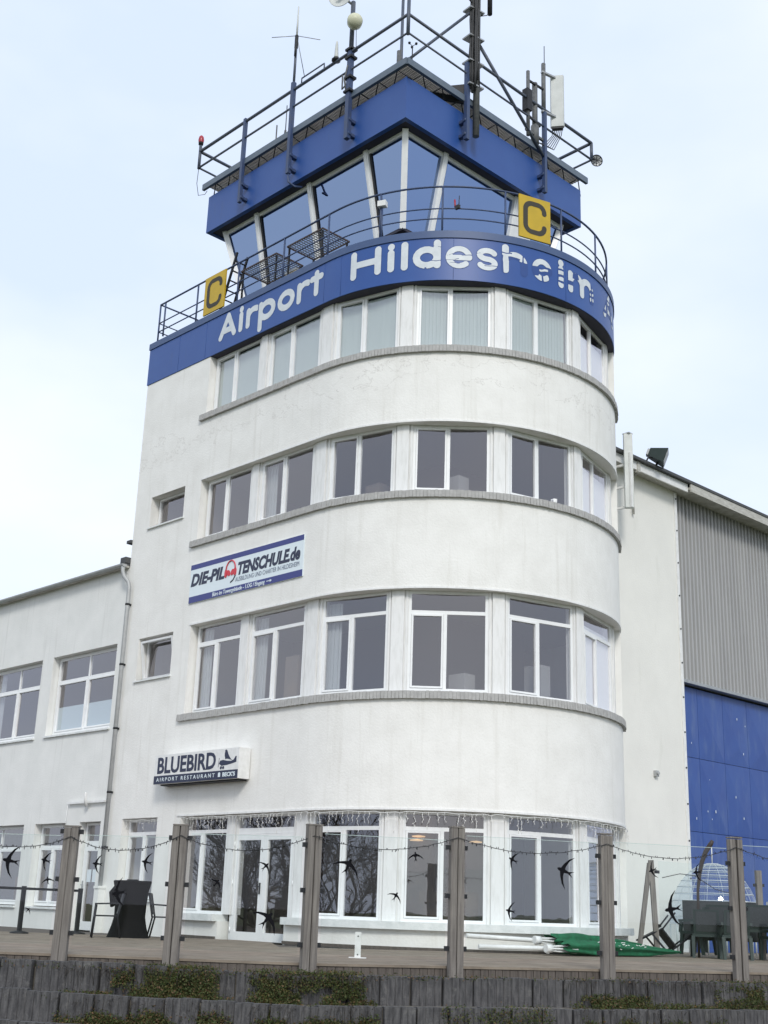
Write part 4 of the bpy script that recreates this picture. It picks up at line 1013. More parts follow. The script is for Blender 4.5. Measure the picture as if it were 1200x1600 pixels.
# ------------------------------------------------------------------ hangar on the right
HX = 2.5
hg_ = tag(empty('hangar', (0, 0, 0)), 'hangar with grey corrugated gable, white end pier and tall blue doors', 'hangar')
hg_['label'] = 'large hangar with grey corrugated front, white end wall and tall blue doors'
YP, YEND = 10.38, 30.0
q = MB(); q.box(HX - .45, HX, 6.9, YP, -.4, 11.56); q.box(-6, HX - .46, YEND - .3, YEND, -.4, 11.5); q.box(HX - .45, HX, YEND - 1, YEND, -.4, 6.55); q.box(-6, -5.7, 8.7, YEND, -.4, 11.5)
q.build('wall', M_CREAM, hg_)
q = MB(); q.box(HX + .002, HX + .03, YP - .09, YP + .02, -.3, 11.54); tr_ = q.build('corner_trim', M_WHITE, hg_)
q = MB()
for k in range(13): q.tube([(HX + .03, YP - .04, .8 + k * .88), (HX + .05, YP - .04, .8 + k * .88)], .022, 6)
q.build('bolt', M_DARK, tr_)
q = MB(); y = YP + .03; pit = .178; xb = HX - .16
while y < YEND:
    prof = [(0, 0), (.060, 0), (.080, .085), (.155, .085), (.178, 0)]
    for (a, da), (b, db) in zip(prof[:-1], prof[1:]):
        q.face([(xb + da, y + a, 6.58), (xb + db, y + b, 6.58), (xb + db, y + b, 11.56), (xb + da, y + a, 11.56)])
    y += pit
q.box(xb - .1, xb - .01, YP + .02, YEND, 6.58, 11.56)
q.build('corrugated_cladding', M_CLAD, hg_)
q = MB(); q.box(HX - .25, HX - .02, YP + .03, YEND, 6.50, 6.575); q.build('cladding_sill', M_GALV, hg_)
q = MB(); q.box(HX - .42, HX - .36, YP, YEND, 6.2, 6.5); q.box(HX - 1.3, HX - 1.2, YP, YEND, -.3, 6.7); q.build('dark_gap_fill', M_SOFFIT, hg_)  # dark strip and backing sheet stand in for the shaded gap above the doors
q = MB(); q.box(HX - .4, HX + .33, 6.6, YP + .05, 11.565, 11.63); q.box(HX - .4, HX + .42, YP + .06, YEND, 11.565, 11.63); q.build('eave_soffit', M_EAVE, hg_)
q = MB(); q.box(HX + .33, HX + .37, 6.6, YP + .05, 11.50, 11.72); q.build('eave_fascia', M_WHITE, hg_)
q = MB(); q.box(HX + .42, HX + .46, YP + .06, YEND, 11.50, 11.72); q.build('eave_fascia', M_EAVE, hg_)
q = MB(); q.box(-6.2, HX + .48, 6.6, YEND + .2, 11.725, 11.80); q.build('roof', M_ROOF, hg_)
q = MB(); q.tube([(HX + .2, 8.35, 11.5), (HX + .06, 8.35, 11.42), (HX + .06, 8.35, 10.45)], .03, 8); q.box(HX + .3, HX + .40, 8.1, 8.22, 11.45, 11.74); q.build('conduit', M_EAVE, hg_)
q = MB(); q.box(HX, HX + .08, 8.95, 9.07, 3.98, 4.12); q.tube([(HX + .08, 9.01, 4.05), (HX + .12, 9.01, 4.05)], .04, 8); q.build('wall_outlet', M_ZINC, hg_)
# door panels, each a pressed sheet with crossing creases
dxp = HX - .24
rows = [-.1, 1.0, 2.83, 4.66, 6.46]
ycols = [YP + .02, 11.40] + [11.40 + 1.22 * k for k in range(1, 14)]
for ci in range(len(ycols) - 1):
    for ri in range(4):
        y0, y1, z0, z1 = ycols[ci] + .006, ycols[ci + 1] - .006, rows[ri] + .006, rows[ri + 1] - .006
        q = MB(); e = .03
        rx = random.uniform(.012, .032)
        c = (dxp + rx, y0 + (y1 - y0) * random.uniform(.55, .75), z0 + (z1 - z0) * random.uniform(.25, .45))
        cs_ = [(dxp, y0, z0), (dxp, y1, z0), (dxp, y1, z1), (dxp, y0, z1)]
        for k in range(4): q.face([cs_[k], cs_[(k + 1) % 4], c])
        bk = [(dxp - e, y, z) for _, y, z in cs_]
        for k in range(4): q.face([bk[k], bk[(k + 1) % 4], cs_[(k + 1) % 4], cs_[k]])
        q.build('door_panel', M_DOORBLUE, hg_)
q = MB()
for _ in range(13):
    y = random.uniform(10.5, 14.5); z = random.choice([random.uniform(3.0, 3.6), random.uniform(4.8, 6.0), random.uniform(2.9, 4.4)]); s = random.uniform(.012, .04)
    q.box(dxp + .05, dxp + .054, y, y + s * .7, z, z + s * 1.8)
q.build('bare_patch', M_SIGNW, hg_)

ca = tag(empty('column_antenna', (HX + .60, 7.40, 10.28)), 'tall square white column antenna on three brackets at the hangar corner', 'antenna')
q = MB(); q.bar((0, 0, -.02), (0, 0, 1.9), .21, .15, up=(.7, -.7, 0)); q.build('radome', M_ANT, ca)
q = MB(); q.bar((.09, -.04, -.02), (.09, -.04, 1.4), .05); q.build('backbone', M_WHITE, ca)
for z in (.02, .55, 1.12):
    q = MB(); q.bar((0, 0, z), (-.62, -.05, z), .06, .05); q.build('bracket', M_WHITE, ca)
q = MB(); q.box(-.1, .1, -.08, .08, 1.901, 1.93); q.build('cap', M_ZINC, ca)
fl_ = tag(empty('floodlight', (HX + .38, 8.75, 11.80)), 'dark floodlight box tilted on the hangar eave', 'floodlight')
Mf = Matrix.Translation((.2, .15, .33)) @ Vector((.55, .35, -.25)).to_track_quat('Z', 'Y').to_matrix().to_4x4()
q = MB(); q.hexa([Mf @ Vector(v) for v in ((-.17, -.14, -.34), (.17, -.14, -.34), (.17, .14, -.34), (-.17, .14, -.34), (-.33, -.27, .26), (.33, -.27, .26), (.33, .27, .26), (-.33, .27, .26))]); q.build('housing', M_CHAIRG, fl_)
q = MB(); q.box(-.28, .28, -.22, .22, .262, .27, M=Mf); q.build('lens', M_GALV, fl_)
q = MB(); q.box(-.14, .14, -.11, .11, -.42, -.345, M=Mf); q.build('ballast', M_GALV, fl_)
q = MB(); q.tube([(0, -.35, .0), (.05, -.25, .22), (.1, -.1, .2)], .03, 6); q.tube([(0, .25, 0), (.1, .2, .12)], .04, 6); q.bar((0, -.4, .0), (0, .3, .0), .06); q.build('bracket', M_DARK, fl_); fl_.scale = (.74, .74, .74)

# ------------------------------------------------------------------ terrace deck
DA, DB, DC = Vector((3.751, -8.291, 0)), Vector((6.806, -5.545, 0)), Vector((9.644, .541, 0))
D1 = (DB - DA).normalized(); D2 = (DC - DB).normalized()
N1 = Vector((D1.y, -D1.x, 0)); N2 = Vector((D2.y, -D2.x, 0))
bis = (N1 + N2).normalized(); kk = 1 / bis.dot(N1)
def L(t, off, z):
    """point on a line parallel to the deck front: t<0 left leg, t>0 right leg"""
    c = DB + bis * (kk * off)
    return Vector((*(c + (D1 if t < 0 else D2) * t).xy, z))
TL, TR = -13.0, 15.0
dk = MB()
poly = [L(TL, 0, 0), L(0, 0, 0), L(TR, 0, 0)]
pl2 = [(p.x, p.y) for p in poly] + [(HX - .2, 24), (HX - .2, 3.5), (-20, 3.5), (-20, -14)]
dk.prism(pl2, -.12, -.03)
deck = dk.build('terrace_deck', M_WOODD, kind='structure')
# deck boards, parallel to the front edge
bd = MB(); pw, gap = .14, .006
for k in range(70):
    o0 = -k * (pw + gap); o1 = o0 - pw
    dz = random.uniform(-.002, .002)
    for (ta, tb) in ((TL, -.0001), (0.0001, TR)):
        ts_ = list(np.arange(ta, tb, 3.6)) + [tb]
        for a, b in zip(ts_[:-1], ts_[1:]):
            if b - a < .02: continue
            e = .003 if b < tb - .01 else 0
            q4 = [L(a, o0, 0), L(b - e, o0, 0), L(b - e, o1, 0), L(a, o1, 0)]
            m_ = sum(q4, Vector()) / 4
            if m_.y > -.05 and m_.x < .2 or (m_.x - 0) ** 2 + (m_.y - R) ** 2 < (R - .1) ** 2 or m_.x < -19: continue
            if m_.x < HX and m_.y > 0: continue
            bd.hexa([Vector((p.x, p.y, -.03)) for p in q4] + [Vector((p.x, p.y, dz)) for p in q4])
bd.build('deck_board', M_DECK, deck, kind='stuff')
# vertical fascia boards under the deck edge: each its own
t_ = -8.6
while t_ < 10.5:
    wd = random.uniform(.105, .125)
    if not (t_ < 0 < t_ + wd):
        z1 = -.034 + random.uniform(-.004, 0); o_ = random.uniform(.0, .008)
        q = MB(); q.hexa([L(t_, .02 + o_, -.30), L(t_ + wd - .008, .02 + o_, -.30), L(t_ + wd - .008, -.0 + o_, -.30), L(t_, 0 + o_, -.30), L(t_, .02 + o_, z1), L(t_ + wd - .008, .02 + o_, z1), L(t_ + wd - .008, 0 + o_, z1), L(t_, o_, z1)])
        q.build('fascia_board', M_WOODD, deck)
    t_ += wd
q = MB(); q.hexa([L(TL, .04, -.03), L(-.0, .04, -.03), L(-.0, -.0, -.03), L(TL, 0, -.03), L(TL, .04, .003), L(0, .04, .003), L(0, 0, .003), L(TL, 0, .003)])
q.hexa([L(0, .04, -.03), L(TR, .04, -.03), L(TR, -.0, -.03), L(0, 0, -.03), L(0, .04, .003), L(TR, .04, .003), L(TR, 0, .003), L(0, 0, .003)])
q.build('edge_board', M_DECK, deck)

# ------------------------------------------------------------------ retaining wall of palisade blocks in tiers
rw = tag(empty('retaining_wall', (DB.x, DB.y, -1.2)), 'stepped retaining wall of dark ribbed concrete palisade blocks below the terrace', 'wall')
blk = []
for v in range(5):
    q = MB(); W = .415; n = 4; xs_ = [0] + sorted([W * (k + random.uniform(-.12, .12)) / n for k in range(1, n)]) + [W]
    for a, b in zip(xs_[:-1], xs_[1:]):
        y = random.uniform(-.008, .008); zt_ = random.uniform(-.005, .005)
        c_ = .008
        q.prism([(a + .0005, .0), (a + .0005, -.14 + c_ + y), (a + c_, -.14 + y), (b - c_, -.14 + y), (b - .0005, -.14 + c_ + y), (b - .0005, .0)][::-1], -.42, .0 + zt_)
    q.box(.0, W, 0, .08, -.42, -.01)
    blk.append(q.mesh('palisade_block', M_BLOCK))
tiers = [(.50, -.12), (.98, -.46), (1.46, -.79)]
rw_inv = Matrix.Translation(-Vector(rw.location))
for ti, (off, zt_) in enumerate(tiers):
    for leg in (-1, 1):
        t_ = 0.05
        while t_ < (8.2 if leg < 0 else 9.6):
            tt = -t_ - .425 if leg < 0 else t_
            d_ = D1 if leg < 0 else D2
            p_ = L(tt if abs(tt) > 1e-6 else -.001, off - .14, zt_ + (.018 * t_ if leg < 0 else 0) + random.uniform(-.012, .012))
            rz = math.atan2(d_.y, d_.x) + math.radians(random.uniform(-4.5, 4.5))
            nn = N1 if leg < 0 else N2; p_ = p_ + nn * random.uniform(-.028, .028)
            link('palisade_block', random.choice(blk), rw, rw_inv @ Matrix.Translation(p_) @ Matrix.Rotation(rz, 4, 'Z'))
            t_ += .437
for ti, (off, zt_) in enumerate(tiers):
    p_ = L(1e-4, off - .155, zt_ - .01) - (D1 + D2).normalized() * .2075
    link('palisade_block', blk[ti], rw, rw_inv @ Matrix.Translation(p_) @ Matrix.Rotation(math.atan2((D1 + D2).y, (D1 + D2).x), 4, 'Z'))
so_ = MB()
for off0, off1, z in ((.02, .42, -.15), (.45, .90, -.475), (.92, 1.38, -.805), (1.40, 1.9, -1.15)):
    so_.hexa([L(TL, off1, z - .4), L(-.0001, off1, z - .4), L(-.0001, off0, z - .4), L(TL, off0, z - .4), L(TL, off1, z), L(-.0001, off1, z), L(-.0001, off0, z), L(TL, off0, z)])
    so_.hexa([L(.0001, off1, z - .4), L(TR, off1, z - .4), L(TR, off0, z - .4), L(.0001, off0, z - .4), L(.0001, off1, z), L(TR, off1, z), L(TR, off0, z), L(.0001, off0, z)])
so_.build('planting_soil', mat('gravel_soil', (0.20, 0.185, 0.165), 0.95, c2=(0.09, 0.08, 0.06), nscale=14, bump=0.7, bscale=60), kind='structure')

# trailing ground cover spilling over the tiers: leaf-sized faces
def leafmat(name, c):
    return mat(name, c, 0.7, c2=(c[0] * 1.7, c[1] * 1.5, c[2] * 1.2), nscale=9, spec=.3)
M_L1 = leafmat('leaf_green', (.034, .050, .015)); M_L2 = leafmat('leaf_olive', (.058, .062, .022)); M_L3 = leafmat('leaf_brown', (.085, .055, .030))
def cover(patches, name='ground_cover'):
    vs_, fs_, mi = [], [], []
    for (ta, tb, oa, ob, za, zb, n, brown) in patches:
        for _ in range(n):
            u = random.random(); t = ta + (tb - ta) * u
            edge = min(1, min(u, 1 - u) * 5 + .25)
            v = random.random()
            z_ = za + (zb - za) * v; o_ = oa + (ob - oa) * (v ** .8) + random.gauss(0, .045) + .07 * math.sin(t * 9) * v
            if random.random() > edge: continue
            if vnoise(np.array(t * 4.1 + 20), np.array(z_ * 7 + 9)) < .22 + random.uniform(-.08, .08): continue
            c = L(t if abs(t) > 1e-4 else 1e-4, o_ + .03, z_ + random.gauss(0, .02))
            r_ = random.choice([random.uniform(.007, .014), random.uniform(.010, .022)])
            a = Vector((random.gauss(0, 1), random.gauss(0, 1), random.gauss(0, 1))).normalized(); b = a.cross(Vector((random.gauss(0, 1), random.gauss(0, 1), random.gauss(0, 1)))).normalized()
            i = len(vs_); vs_ += [tuple(c - a * r_), tuple(c + b * r_ * .55), tuple(c + a * r_), tuple(c - b * r_ * .55)]; fs_.append((i, i + 1, i + 2, i + 3))
            x = random.random(); mi.append(2 if x < brown else (1 if x < .45 else 0))
    me = bpy.data.meshes.new(name); me.from_pydata(vs_, [], fs_)
    for m_ in (M_L1, M_L2, M_L3): me.materials.append(m_)
    me.polygons.foreach_set('material_index', mi); me.update()
    o = link(name, me); o['kind'] = 'stuff'; return o
NL = 1
cover([(-2.55, -1.15, .36, .68, -.08, -.46, 20000, .15), (-3.2, -.95, .60, 1.10, -.42, -.80, 34000, .32), (-3.4, -1.0, 1.0, 1.6, -.76, -.95, 9000, .4),
       (-.80, .75, .36, .68, -.09, -.46, 18000, .12), (-.75, .90, .62, 1.12, -.42, -.82, 30000, .2), (-.8, 1.0, 1.05, 1.6, -.78, -1.0, 6000, .2),
       (3.6, 6.0, .62, 1.10, -.42, -.80, 26000, .15), (3.8, 4.9, .50, .66, -.32, -.48, 4000, .15), (5.9, 7.4, .36, .66, -.12, -.50, 10000, .12), (1.7, 3.3, .9, 1.06, -.44, -.7, 2600, .15), (-6.5, -3.2, .62, .9, -.45, -.47, 2600, .4), (-6.5, 8, .42, .52, -.11, -.14, 2500, .3)])
tw_ = MB()
for _ in range(420):
    t = random.choice([random.uniform(-3.2, -1.0), random.uniform(-.75, .85), random.uniform(3.6, 6.0)]); k = random.choice([0, 0, 1])
    z = (-.12, -.46)[k] - random.uniform(0, .06); o_ = (.50, .98)[k] + random.uniform(-.08, .04)
    p_ = L(t if abs(t) > 1e-3 else 1e-3, o_, z); d_ = D1 if t < 0 else D2; n_ = N1 if t < 0 else N2
    a_ = random.uniform(-.12, .12); tw_.tube([p_, p_ + n_ * .07 + d_ * a_ * .5 + Vector((0, 0, random.uniform(-.02, .06))), p_ + n_ * .10 + d_ * a_ + Vector((0, 0, -random.uniform(.04, .22)))], [.004, .003, .002], 3)
tw_.build('trailing_twigs', M_BARK, kind='stuff')
lf = MB(); c = L(-.42, 1.12, -.83); lf.face([c + Vector((0, 0, 0)), c + Vector((.05, .03, .03)), c + Vector((.07, .08, .09)), c + Vector((0.02, .05, .08)), c + Vector((-.04, .0, .1))]); 
lf.face([c + Vector((0, -.01, 0)), c + Vector((.05, .02, .03)), c + Vector((.07, .07, .09)), c + Vector((0.02, .04, .08)), c + Vector((-.04, -.01, .1))][::-1])
tag(lf.build('fallen_leaf', mat('dry_leaf', (.5, .24, .09), .7)), 'single dry orange leaf lying among the retaining wall tiers', 'leaf')

# ------------------------------------------------------------------ glass windbreak: posts, panes, bird stickers
PT = [(-3.30, -.06, 1.627), (-1.805, -.08, 1.687), (.0001, -.10, 1.74), (2.058, -.10, 1.815), (4.378, -.11, 1.839), (6.56, -.12, 1.894)]
PT_ALL = [(-6.3, -.06, 1.60), (-4.75, -.06, 1.61)] + PT + [(8.75, -.12, 1.9)]
names_ = ['weathered double timber post left of the side building door', 'weathered double timber post in front of the left terrace window', 'weathered double timber post right of the double terrace door',
          'weathered double timber post in front of the middle of the round bow', 'weathered double timber post in front of the folded green parasols', 'weathered double timber post in front of the stacked chairs']
OP = .15
def ldir(t): return (D1 if t < 0 else D2), (N1 if t < 0 else N2)
for i, (t, z0, z1) in enumerate(PT):
    d_, n_ = ldir(t); p0 = L(t, OP, 0)
    root = tag(empty('screen_post', (p0.x, p0.y, z0), math.atan2(d_.y, d_.x) + math.radians([0, 0, 8, 0, 0, 0][i])), names_[i], 'post', 'timber posts of the glass windbreak')
    H = z1 - z0; wj = .096
    for e in (-1, 1):
        q = MB(); a, b = (-wj - .006, -.006) if e < 0 else (.006, wj + .006)
        c_ = .008; top = H - random.uniform(0, .015)
        poly = [(a, -.055 + c_), (a + c_, -.055), (b - c_, -.055), (b, -.055 + c_), (b, .055 - c_), (b - c_, .055), (a + c_, .055), (a, .055 - c_)]
        tw = random.uniform(-.01, .01)
        q.prism(poly, -.12, top, Matrix.Translation((tw, 0, 0)))
        q.build('timber', M_WOOD, root)
    q = MB(); q.box(-.106, .106, -.06, .06, H + .001, H + .022); q.build('cap', M_WOOD, root)
    for z in (.30, .98, 1.60 - .02 * i if i < 3 else 1.62):
        for e in (-1, 1):
            q = MB(); q.box(.105 if e > 0 else -.155, .155 if e > 0 else -.105, -.03, .03, z, z + .06); q.build('clamp', M_DARK, root)
swift = [(0, .5), (.07, .42), (.09, .30), (.30, .22), (.62, .02), (.85, -.28), (.55, -.05), (.25, .06), (.09, .06), (.05, -.16), (.16, -.48), (.03, -.30), (0, -.28), (-.03, -.30), (-.16, -.48), (-.05, -.16), (-.09, .06), (-.25, .06), (-.55, -.05), (-.85, -.28), (-.62, .02), (-.30, .22), (-.09, .30), (-.07, .42)]
birds = [(-4.09, 1.16, .34, 80), (-3.61, 1.18, .20, 75), (-3.56, .92, .15, 10), (-3.79, .54, .10, -40), (-2.9, 1.16, .20, 85), (-2.23, 1.2, .21, 80), (-2.57, .80, .30, 100), (-1.28, .96, .17, -40),
         (-.64, 1.19, .18, -45), (-.58, .52, .33, -40), (.48, 1.23, .31, -25), (1.45, 1.40, .19, 5), (1.17, .87, .18, -30), (2.92, 1.42, .21, 65), (3.73, 1.30, .37, 70), (2.88, .74, .21, 80), (5.15, 1.38, .20, 110), (5.47, .85, .40, 100), (5.9, 1.38, .20, 95)]
spans = list(zip(PT_ALL[:-1], PT_ALL[1:]))
where = ['left edge of the terrace, second pane', 'left edge of the terrace', 'in front of the glazed door and dark tub', 'in front of the double terrace door', 'left of the white floor bracket', 'in front of the middle bow windows', 'in front of the folded parasols', 'right edge in front of the garden dome']
wl_ = ['clear windbreak pane beyond the leftmost post', 'clear windbreak pane with a large swift sticker at the left picture edge', 'clear windbreak pane in front of the dark tub and side door', 'clear windbreak pane in front of the double terrace door',
       'clear windbreak pane in front of the white floor bracket', 'clear windbreak pane in front of the green parasol poles', 'clear windbreak pane in front of the overturned chair and garden dome', 'clear windbreak pane at the far right end of the terrace']
for k, (A_, B_) in enumerate(spans):
    ta, tb = A_[0] + .15, B_[0] - .15
    if k == 0: continue
    za, zb = .12, min(A_[2], B_[2]) - .10
    root = tag(empty('windbreak_pane', tuple(L(ta, OP, za))), wl_[k], 'glass pane', 'glass panes of the windbreak')
    pa_, pb_ = L(ta, OP, za), L(tb, OP, za)
    d_ = (pb_ - pa_); Wd = d_.length; d_.normalize(); root.rotation_euler = (0, 0, math.atan2(d_.y, d_.x))
    q = MB(); q.box(0, Wd, -.005, .005, 0, zb - za); q.build('glass', M_SCREEN, root)
    q = MB(); q.box(0, Wd, -.006, .006, zb - za + .001, zb - za + .007); q.build('polished_edge', M_EDGE, root)
    for (t, z, s, ang) in birds:
        if ta - .15 < t < tb + .15:
            x = (t - ta) / (tb - ta) * Wd
            q = MB(); sc_ = s / 1.32; ca_, sa_ = math.cos(math.radians(ang)), math.sin(math.radians(ang))
            poly = [(x + sc_ * (u * ca_ - v * sa_), z - za + sc_ * (u * sa_ + v * ca_)) for u, v in swift]
            q.prism(poly, .0056, .0085, RX); q.build('bird_sticker', M_BIRD, root)

# fairy-light cable strung along the posts
fs = tag(empty('light_string', tuple(L(0, OP, 1.6))), 'sagging dark fairy-light cable strung from post to post', 'string lights')
q = MB(); qb = MB()
for (A_, B_) in spans:
    pts = []
    for k in range(25):
        u = k / 24; t = A_[0] + (B_[0] - A_[0]) * u
        z = (A_[2] + (B_[2] - A_[2]) * u) - .13 - .17 * 4 * u * (1 - u) * (1 + .15 * math.sin(A_[0] * 3)) + random.uniform(-.006, .006)
        pts.append(L(t if abs(t) > 1e-4 else 1e-4, OP + .07, z))
    q.tube(pts, .005, 5)
    for p_ in pts[1:-1]:
        for jj in range(2):
            pp_ = p_ + Vector((random.uniform(-.03, .03), random.uniform(-.03, .03), 0)); qb.tube([pp_, pp_ + Vector((0, 0, random.choice([-.03, .022])))], .005, 5)
o = q.build('cable', M_CABLE, fs); o.location = -Vector(fs.location)
o = qb.build('bulbs', M_CABLE, fs, kind='stuff'); o.location = -Vector(fs.location)

# icicle lights along the ground floor lintel
ic = tag(empty('icicle_lights', (0, 0, 2.55)), 'white icicle light strands hanging along the ground floor lintel of the round bow', 'string lights')
q = MB(); qb = MB()
for (sa, sb_, off) in ((-6.5, -5.12, -.02), (-4.1, 9.6, .05)):
    s = sa; top = []
    while s < sb_:
        p_ = P(s, off, 2.53 + random.uniform(-.02, .015)); top.append(p_)
        ln = random.choice([.08, .14, .2, .28, .36]) if s < 4 else random.choice([.06, .12, .2, .28])
        if random.random() < .85:
            pts = [p_]; x = 0
            while x < ln:
                x += .045; pts.append(p_ + Vector((random.uniform(-.03, .03), random.uniform(-.02, .02), -x)))
            q.tube(pts, .0038, 4)
            for z_ in pts[1:]:
                if random.random() < (.5 if s < 2.3 else .8):
                    qb.lathe([(.001, -.012), (.0095, 0), (.001, .012)], tuple(z_ + Vector((random.uniform(-.015, .015), random.uniform(-.015, .015), 0))), 5)
        s += random.uniform(.08, .17)
    q.tube(top, .005, 4)
o = q.build('strand', M_WIREW, ic, kind='stuff'); o.location = -Vector(ic.location)
o = qb.build('bulbs', M_LED, ic, kind='stuff'); o.location = -Vector(ic.location)

# ------------------------------------------------------------------ things on the terrace
# tall dark tapered tub
tb_ = tag(empty('covered_table', (-2.75, -2.05, 0)), 'black cloth-covered bar table with flared foot between two patio chairs', 'table')
def ring(w_, d_, z, n=8, wob=0):
    return [(w_ * (1 + wob * math.sin(5 * a)) * math.copysign(abs(math.cos(a)) ** .6, math.cos(a)), d_ * math.copysign(abs(math.sin(a)) ** .6, math.sin(a)), z) for a in np.linspace(0, 2 * PI, 28, False)]
q = MB(); secs = [(.38, .38, .0, .03), (.365, .365, .03, .03), (.31, .31, .22, .02), (.275, .275, .40, .01), (.28, .28, .65, 0), (.30, .30, .90, .0), (.335, .335, 1.06, 0), (.34, .34, 1.09, 0), (.32, .32, 1.105, 0)]
b0 = len(q.v)
for w_, d_, z, wb in secs: q.v += ring(w_, d_, z, wob=wb)
for k in range(len(secs) - 1):
    for j in range(28):
        a = b0 + 28 * k + j; b = b0 + 28 * k + (j + 1) % 28; q.f.append((a, b, b + 28, a + 28)); q.sm.append(True)
q.f.append(tuple(b0 + 28 * (len(secs) - 1) + j for j in range(28))); q.sm.append(False)
o = q.build('table_cover', M_TUB, tb_); sharp(o, 50)
q = MB(); q.lathe([(.001, 1.108), (.12, 1.108), (.12, 1.13), (.001, 1.13)], n=16); q.build('table_top', M_BLACK, tb_)
q = MB(); q.tube([(-.36, -.1, 1.02), (-.52, -.14, .86), (-.46, -.12, .62), (-.36, -.1, .70)], [.05, .06, .07, .03], 8); q.build('cover_fold', M_TUB, tb_)

def patio_chair(loc, rz, label):
    r_ = tag(empty('patio_chair', loc, rz), label, 'chair', 'dark patio armchairs beside the covered table')
    for x in (-.27, .27):
        q = MB(); q.tube([(x, .26, 0), (x, .22, .62)], .018, 8); q.build('leg', M_ANTHR, r_)
        q = MB(); q.tube([(x, -.28, 0), (x, -.2, .4), (x, -.3, .86)], .018, 8); q.build('leg', M_ANTHR, r_)
        q = MB(); q.bar((x, .24, .635), (x, -.25, .655), .05, .028); q.build('armrest', M_ANTHR, r_)
    q = MB(); q.box(-.25, .25, -.2, .25, .40, .425); q.build('seat', M_ANTHR, r_)
    q = MB(); q.hexa([(-.25, -.20, .46), (.25, -.20, .46), (.25, -.22, .46), (-.25, -.22, .46), (-.25, -.29, .84), (.25, -.29, .84), (.25, -.31, .84), (-.25, -.31, .84)]); q.build('backrest', M_ANTHR, r_)
    q = MB(); q.tube([(-.27, -.3, .86), (.27, -.3, .86)], .018, 8); q.tube([(-.27, .24, .38), (.27, .24, .38)], .016, 8); q.build('frame', M_ANTHR, r_)
    return r_
patio_chair((-2.52, -2.74, 0), math.radians(150), 'dark patio armchair left of the black covered table')
patio_chair((-2.50, -1.40, 0), math.radians(-40), 'dark patio armchair right of the black covered table')

# rope-style barrier
ba = tag(empty('barrier_stand', (-4.65, -2.8, 0)), 'black barrier stand with two posts and one bar before the side building', 'barrier')
for (x, y) in ((.05, -.66), (-.07, .75)):
    q = MB(); q.bar((x, y, .05), (x, y, .93), .075); q.build('post', M_DARK, ba)
    q = MB(); q.lathe([(.19, 0), (.19, .025), (.05, .06), (.001, .07)], (x, y, 0), 18); q.build('base_plate', M_DARK, ba)
q = MB(); q.bar((.55, -3.6, .88), (.06, -.70, .88), .05); q.bar((.05, -.62, .88), (-.07, .71, .88), .05); q.build('bar', M_DARK, ba)

# white floor bracket
wb = tag(empty('floor_bracket', (5.48, -3.40, 0), math.radians(45)), 'short white steel bracket bolted to the terrace floor', 'bracket')
q = MB(); q.box(-.045, .045, -.03, .03, .012, .37); q.build('upright', M_WHITE, wb)
q = MB(); q.box(-.13, .13, -.08, .08, 0, .012); q.build('foot_plate', M_WHITE, wb)
q = MB()
for z in (.05, .31): q.tube([(0, -.035, z), (0, .035, z)], .012, 6)
q.build('bolt', M_MASTG, wb)

# two folded parasols lying on the deck
def parasol(a, b, c, label, pr=.042, seed=1, fat=.17):
    """a pole end, b start of the cloth, c tip"""
    rnd = random.Random(seed); a, b, c = Vector(a), Vector(b), Vector(c)
    root = tag(empty('folded_parasol', tuple(a)), label, 'parasol', 'folded green parasols lying on the terrace')
    inv = -Vector(root.location)
    d_ = (c - a).normalized()
    q = MB(); q.tube([a, b + d_ * .3], pr, 12); o = q.build('pole', M_WHITE, root); o.location = inv
    q = MB(); m_ = b - d_ * .42
    q.tube([m_ - d_ * .05, m_ + d_ * .08], .075, 12); q.tube([m_ + Vector((0, 0, -.09)), m_ + Vector((0, 0, .07))], .03, 8); o = q.build('runner', M_WHITE, root); o.location = inv
    side = d_.cross(Vector((0, 0, 1))).normalized()
    q = MB()
    for k in range(6):
        an = k * PI / 3; rr_ = .075
        off = side * math.cos(an) * rr_ + Vector((0, 0, math.sin(an) * rr_ * .7))
        q.tube([m_ + off * .8, b + off * 1.4 + d_ * .2], .014, 6)
    o = q.build('rib', M_WHITE, root); o.location = inv
    # pleated cloth
    q = MB(); n, m = 26, 34; L_ = (c - b).length; base = len(q.v)
    for i in range(m):
        u = i / (m - 1); ce = b + (c - b) * u
        prof = fat * (0.75 + .35 * math.sin(min(1, u * 2.2) * PI * .6)) * (1 - u ** 2.2) + .02
        for j in range(n):
            an = 2 * PI * j / n; pl = 1 + .28 * math.sin(an * 5 + seed + u * 2.1) + .10 * math.sin(an * 11 + u * 9)
            rr_ = prof * pl * (1 + .07 * math.sin(u * 17 + j))
            vv = ce + side * (math.cos(an) * rr_ * 1.2) + Vector((0, 0, math.sin(an) * rr_ * .75 + .02))
            if i == 0: vv -= d_ * (.16 * abs(math.sin(an * 2.5 + seed)))
            vv.z = max(vv.z, .008); q.v.append(tuple(vv))
    for i in range(m - 1):
        for j in range(n):
            a_ = base + i * n + j; b_ = base + i * n + (j + 1) % n; q.f.append((a_, b_, b_ + n, a_ + n)); q.sm.append(True)
    o = q.build('canopy', M_GREEN, root); o.location = inv
    q = MB(); ce = b + (c - b) * .27; rr_ = fat * .98
    q.tube([ce + side * math.cos(an) * rr_ * 1.2 + Vector((0, 0, max(-.1, math.sin(an) * rr_ * .82 + .02))) for an in np.linspace(0, 2 * PI, 18)], .012, 5); o = q.build('tie_strap', M_DARK, root); o.location = inv
parasol((3.60, 1.10, .30), (4.38, 2.72, .24), (4.95, 5.55, .10), 'folded green parasol on top, its white pole against the stone ledge', seed=2, fat=.155)
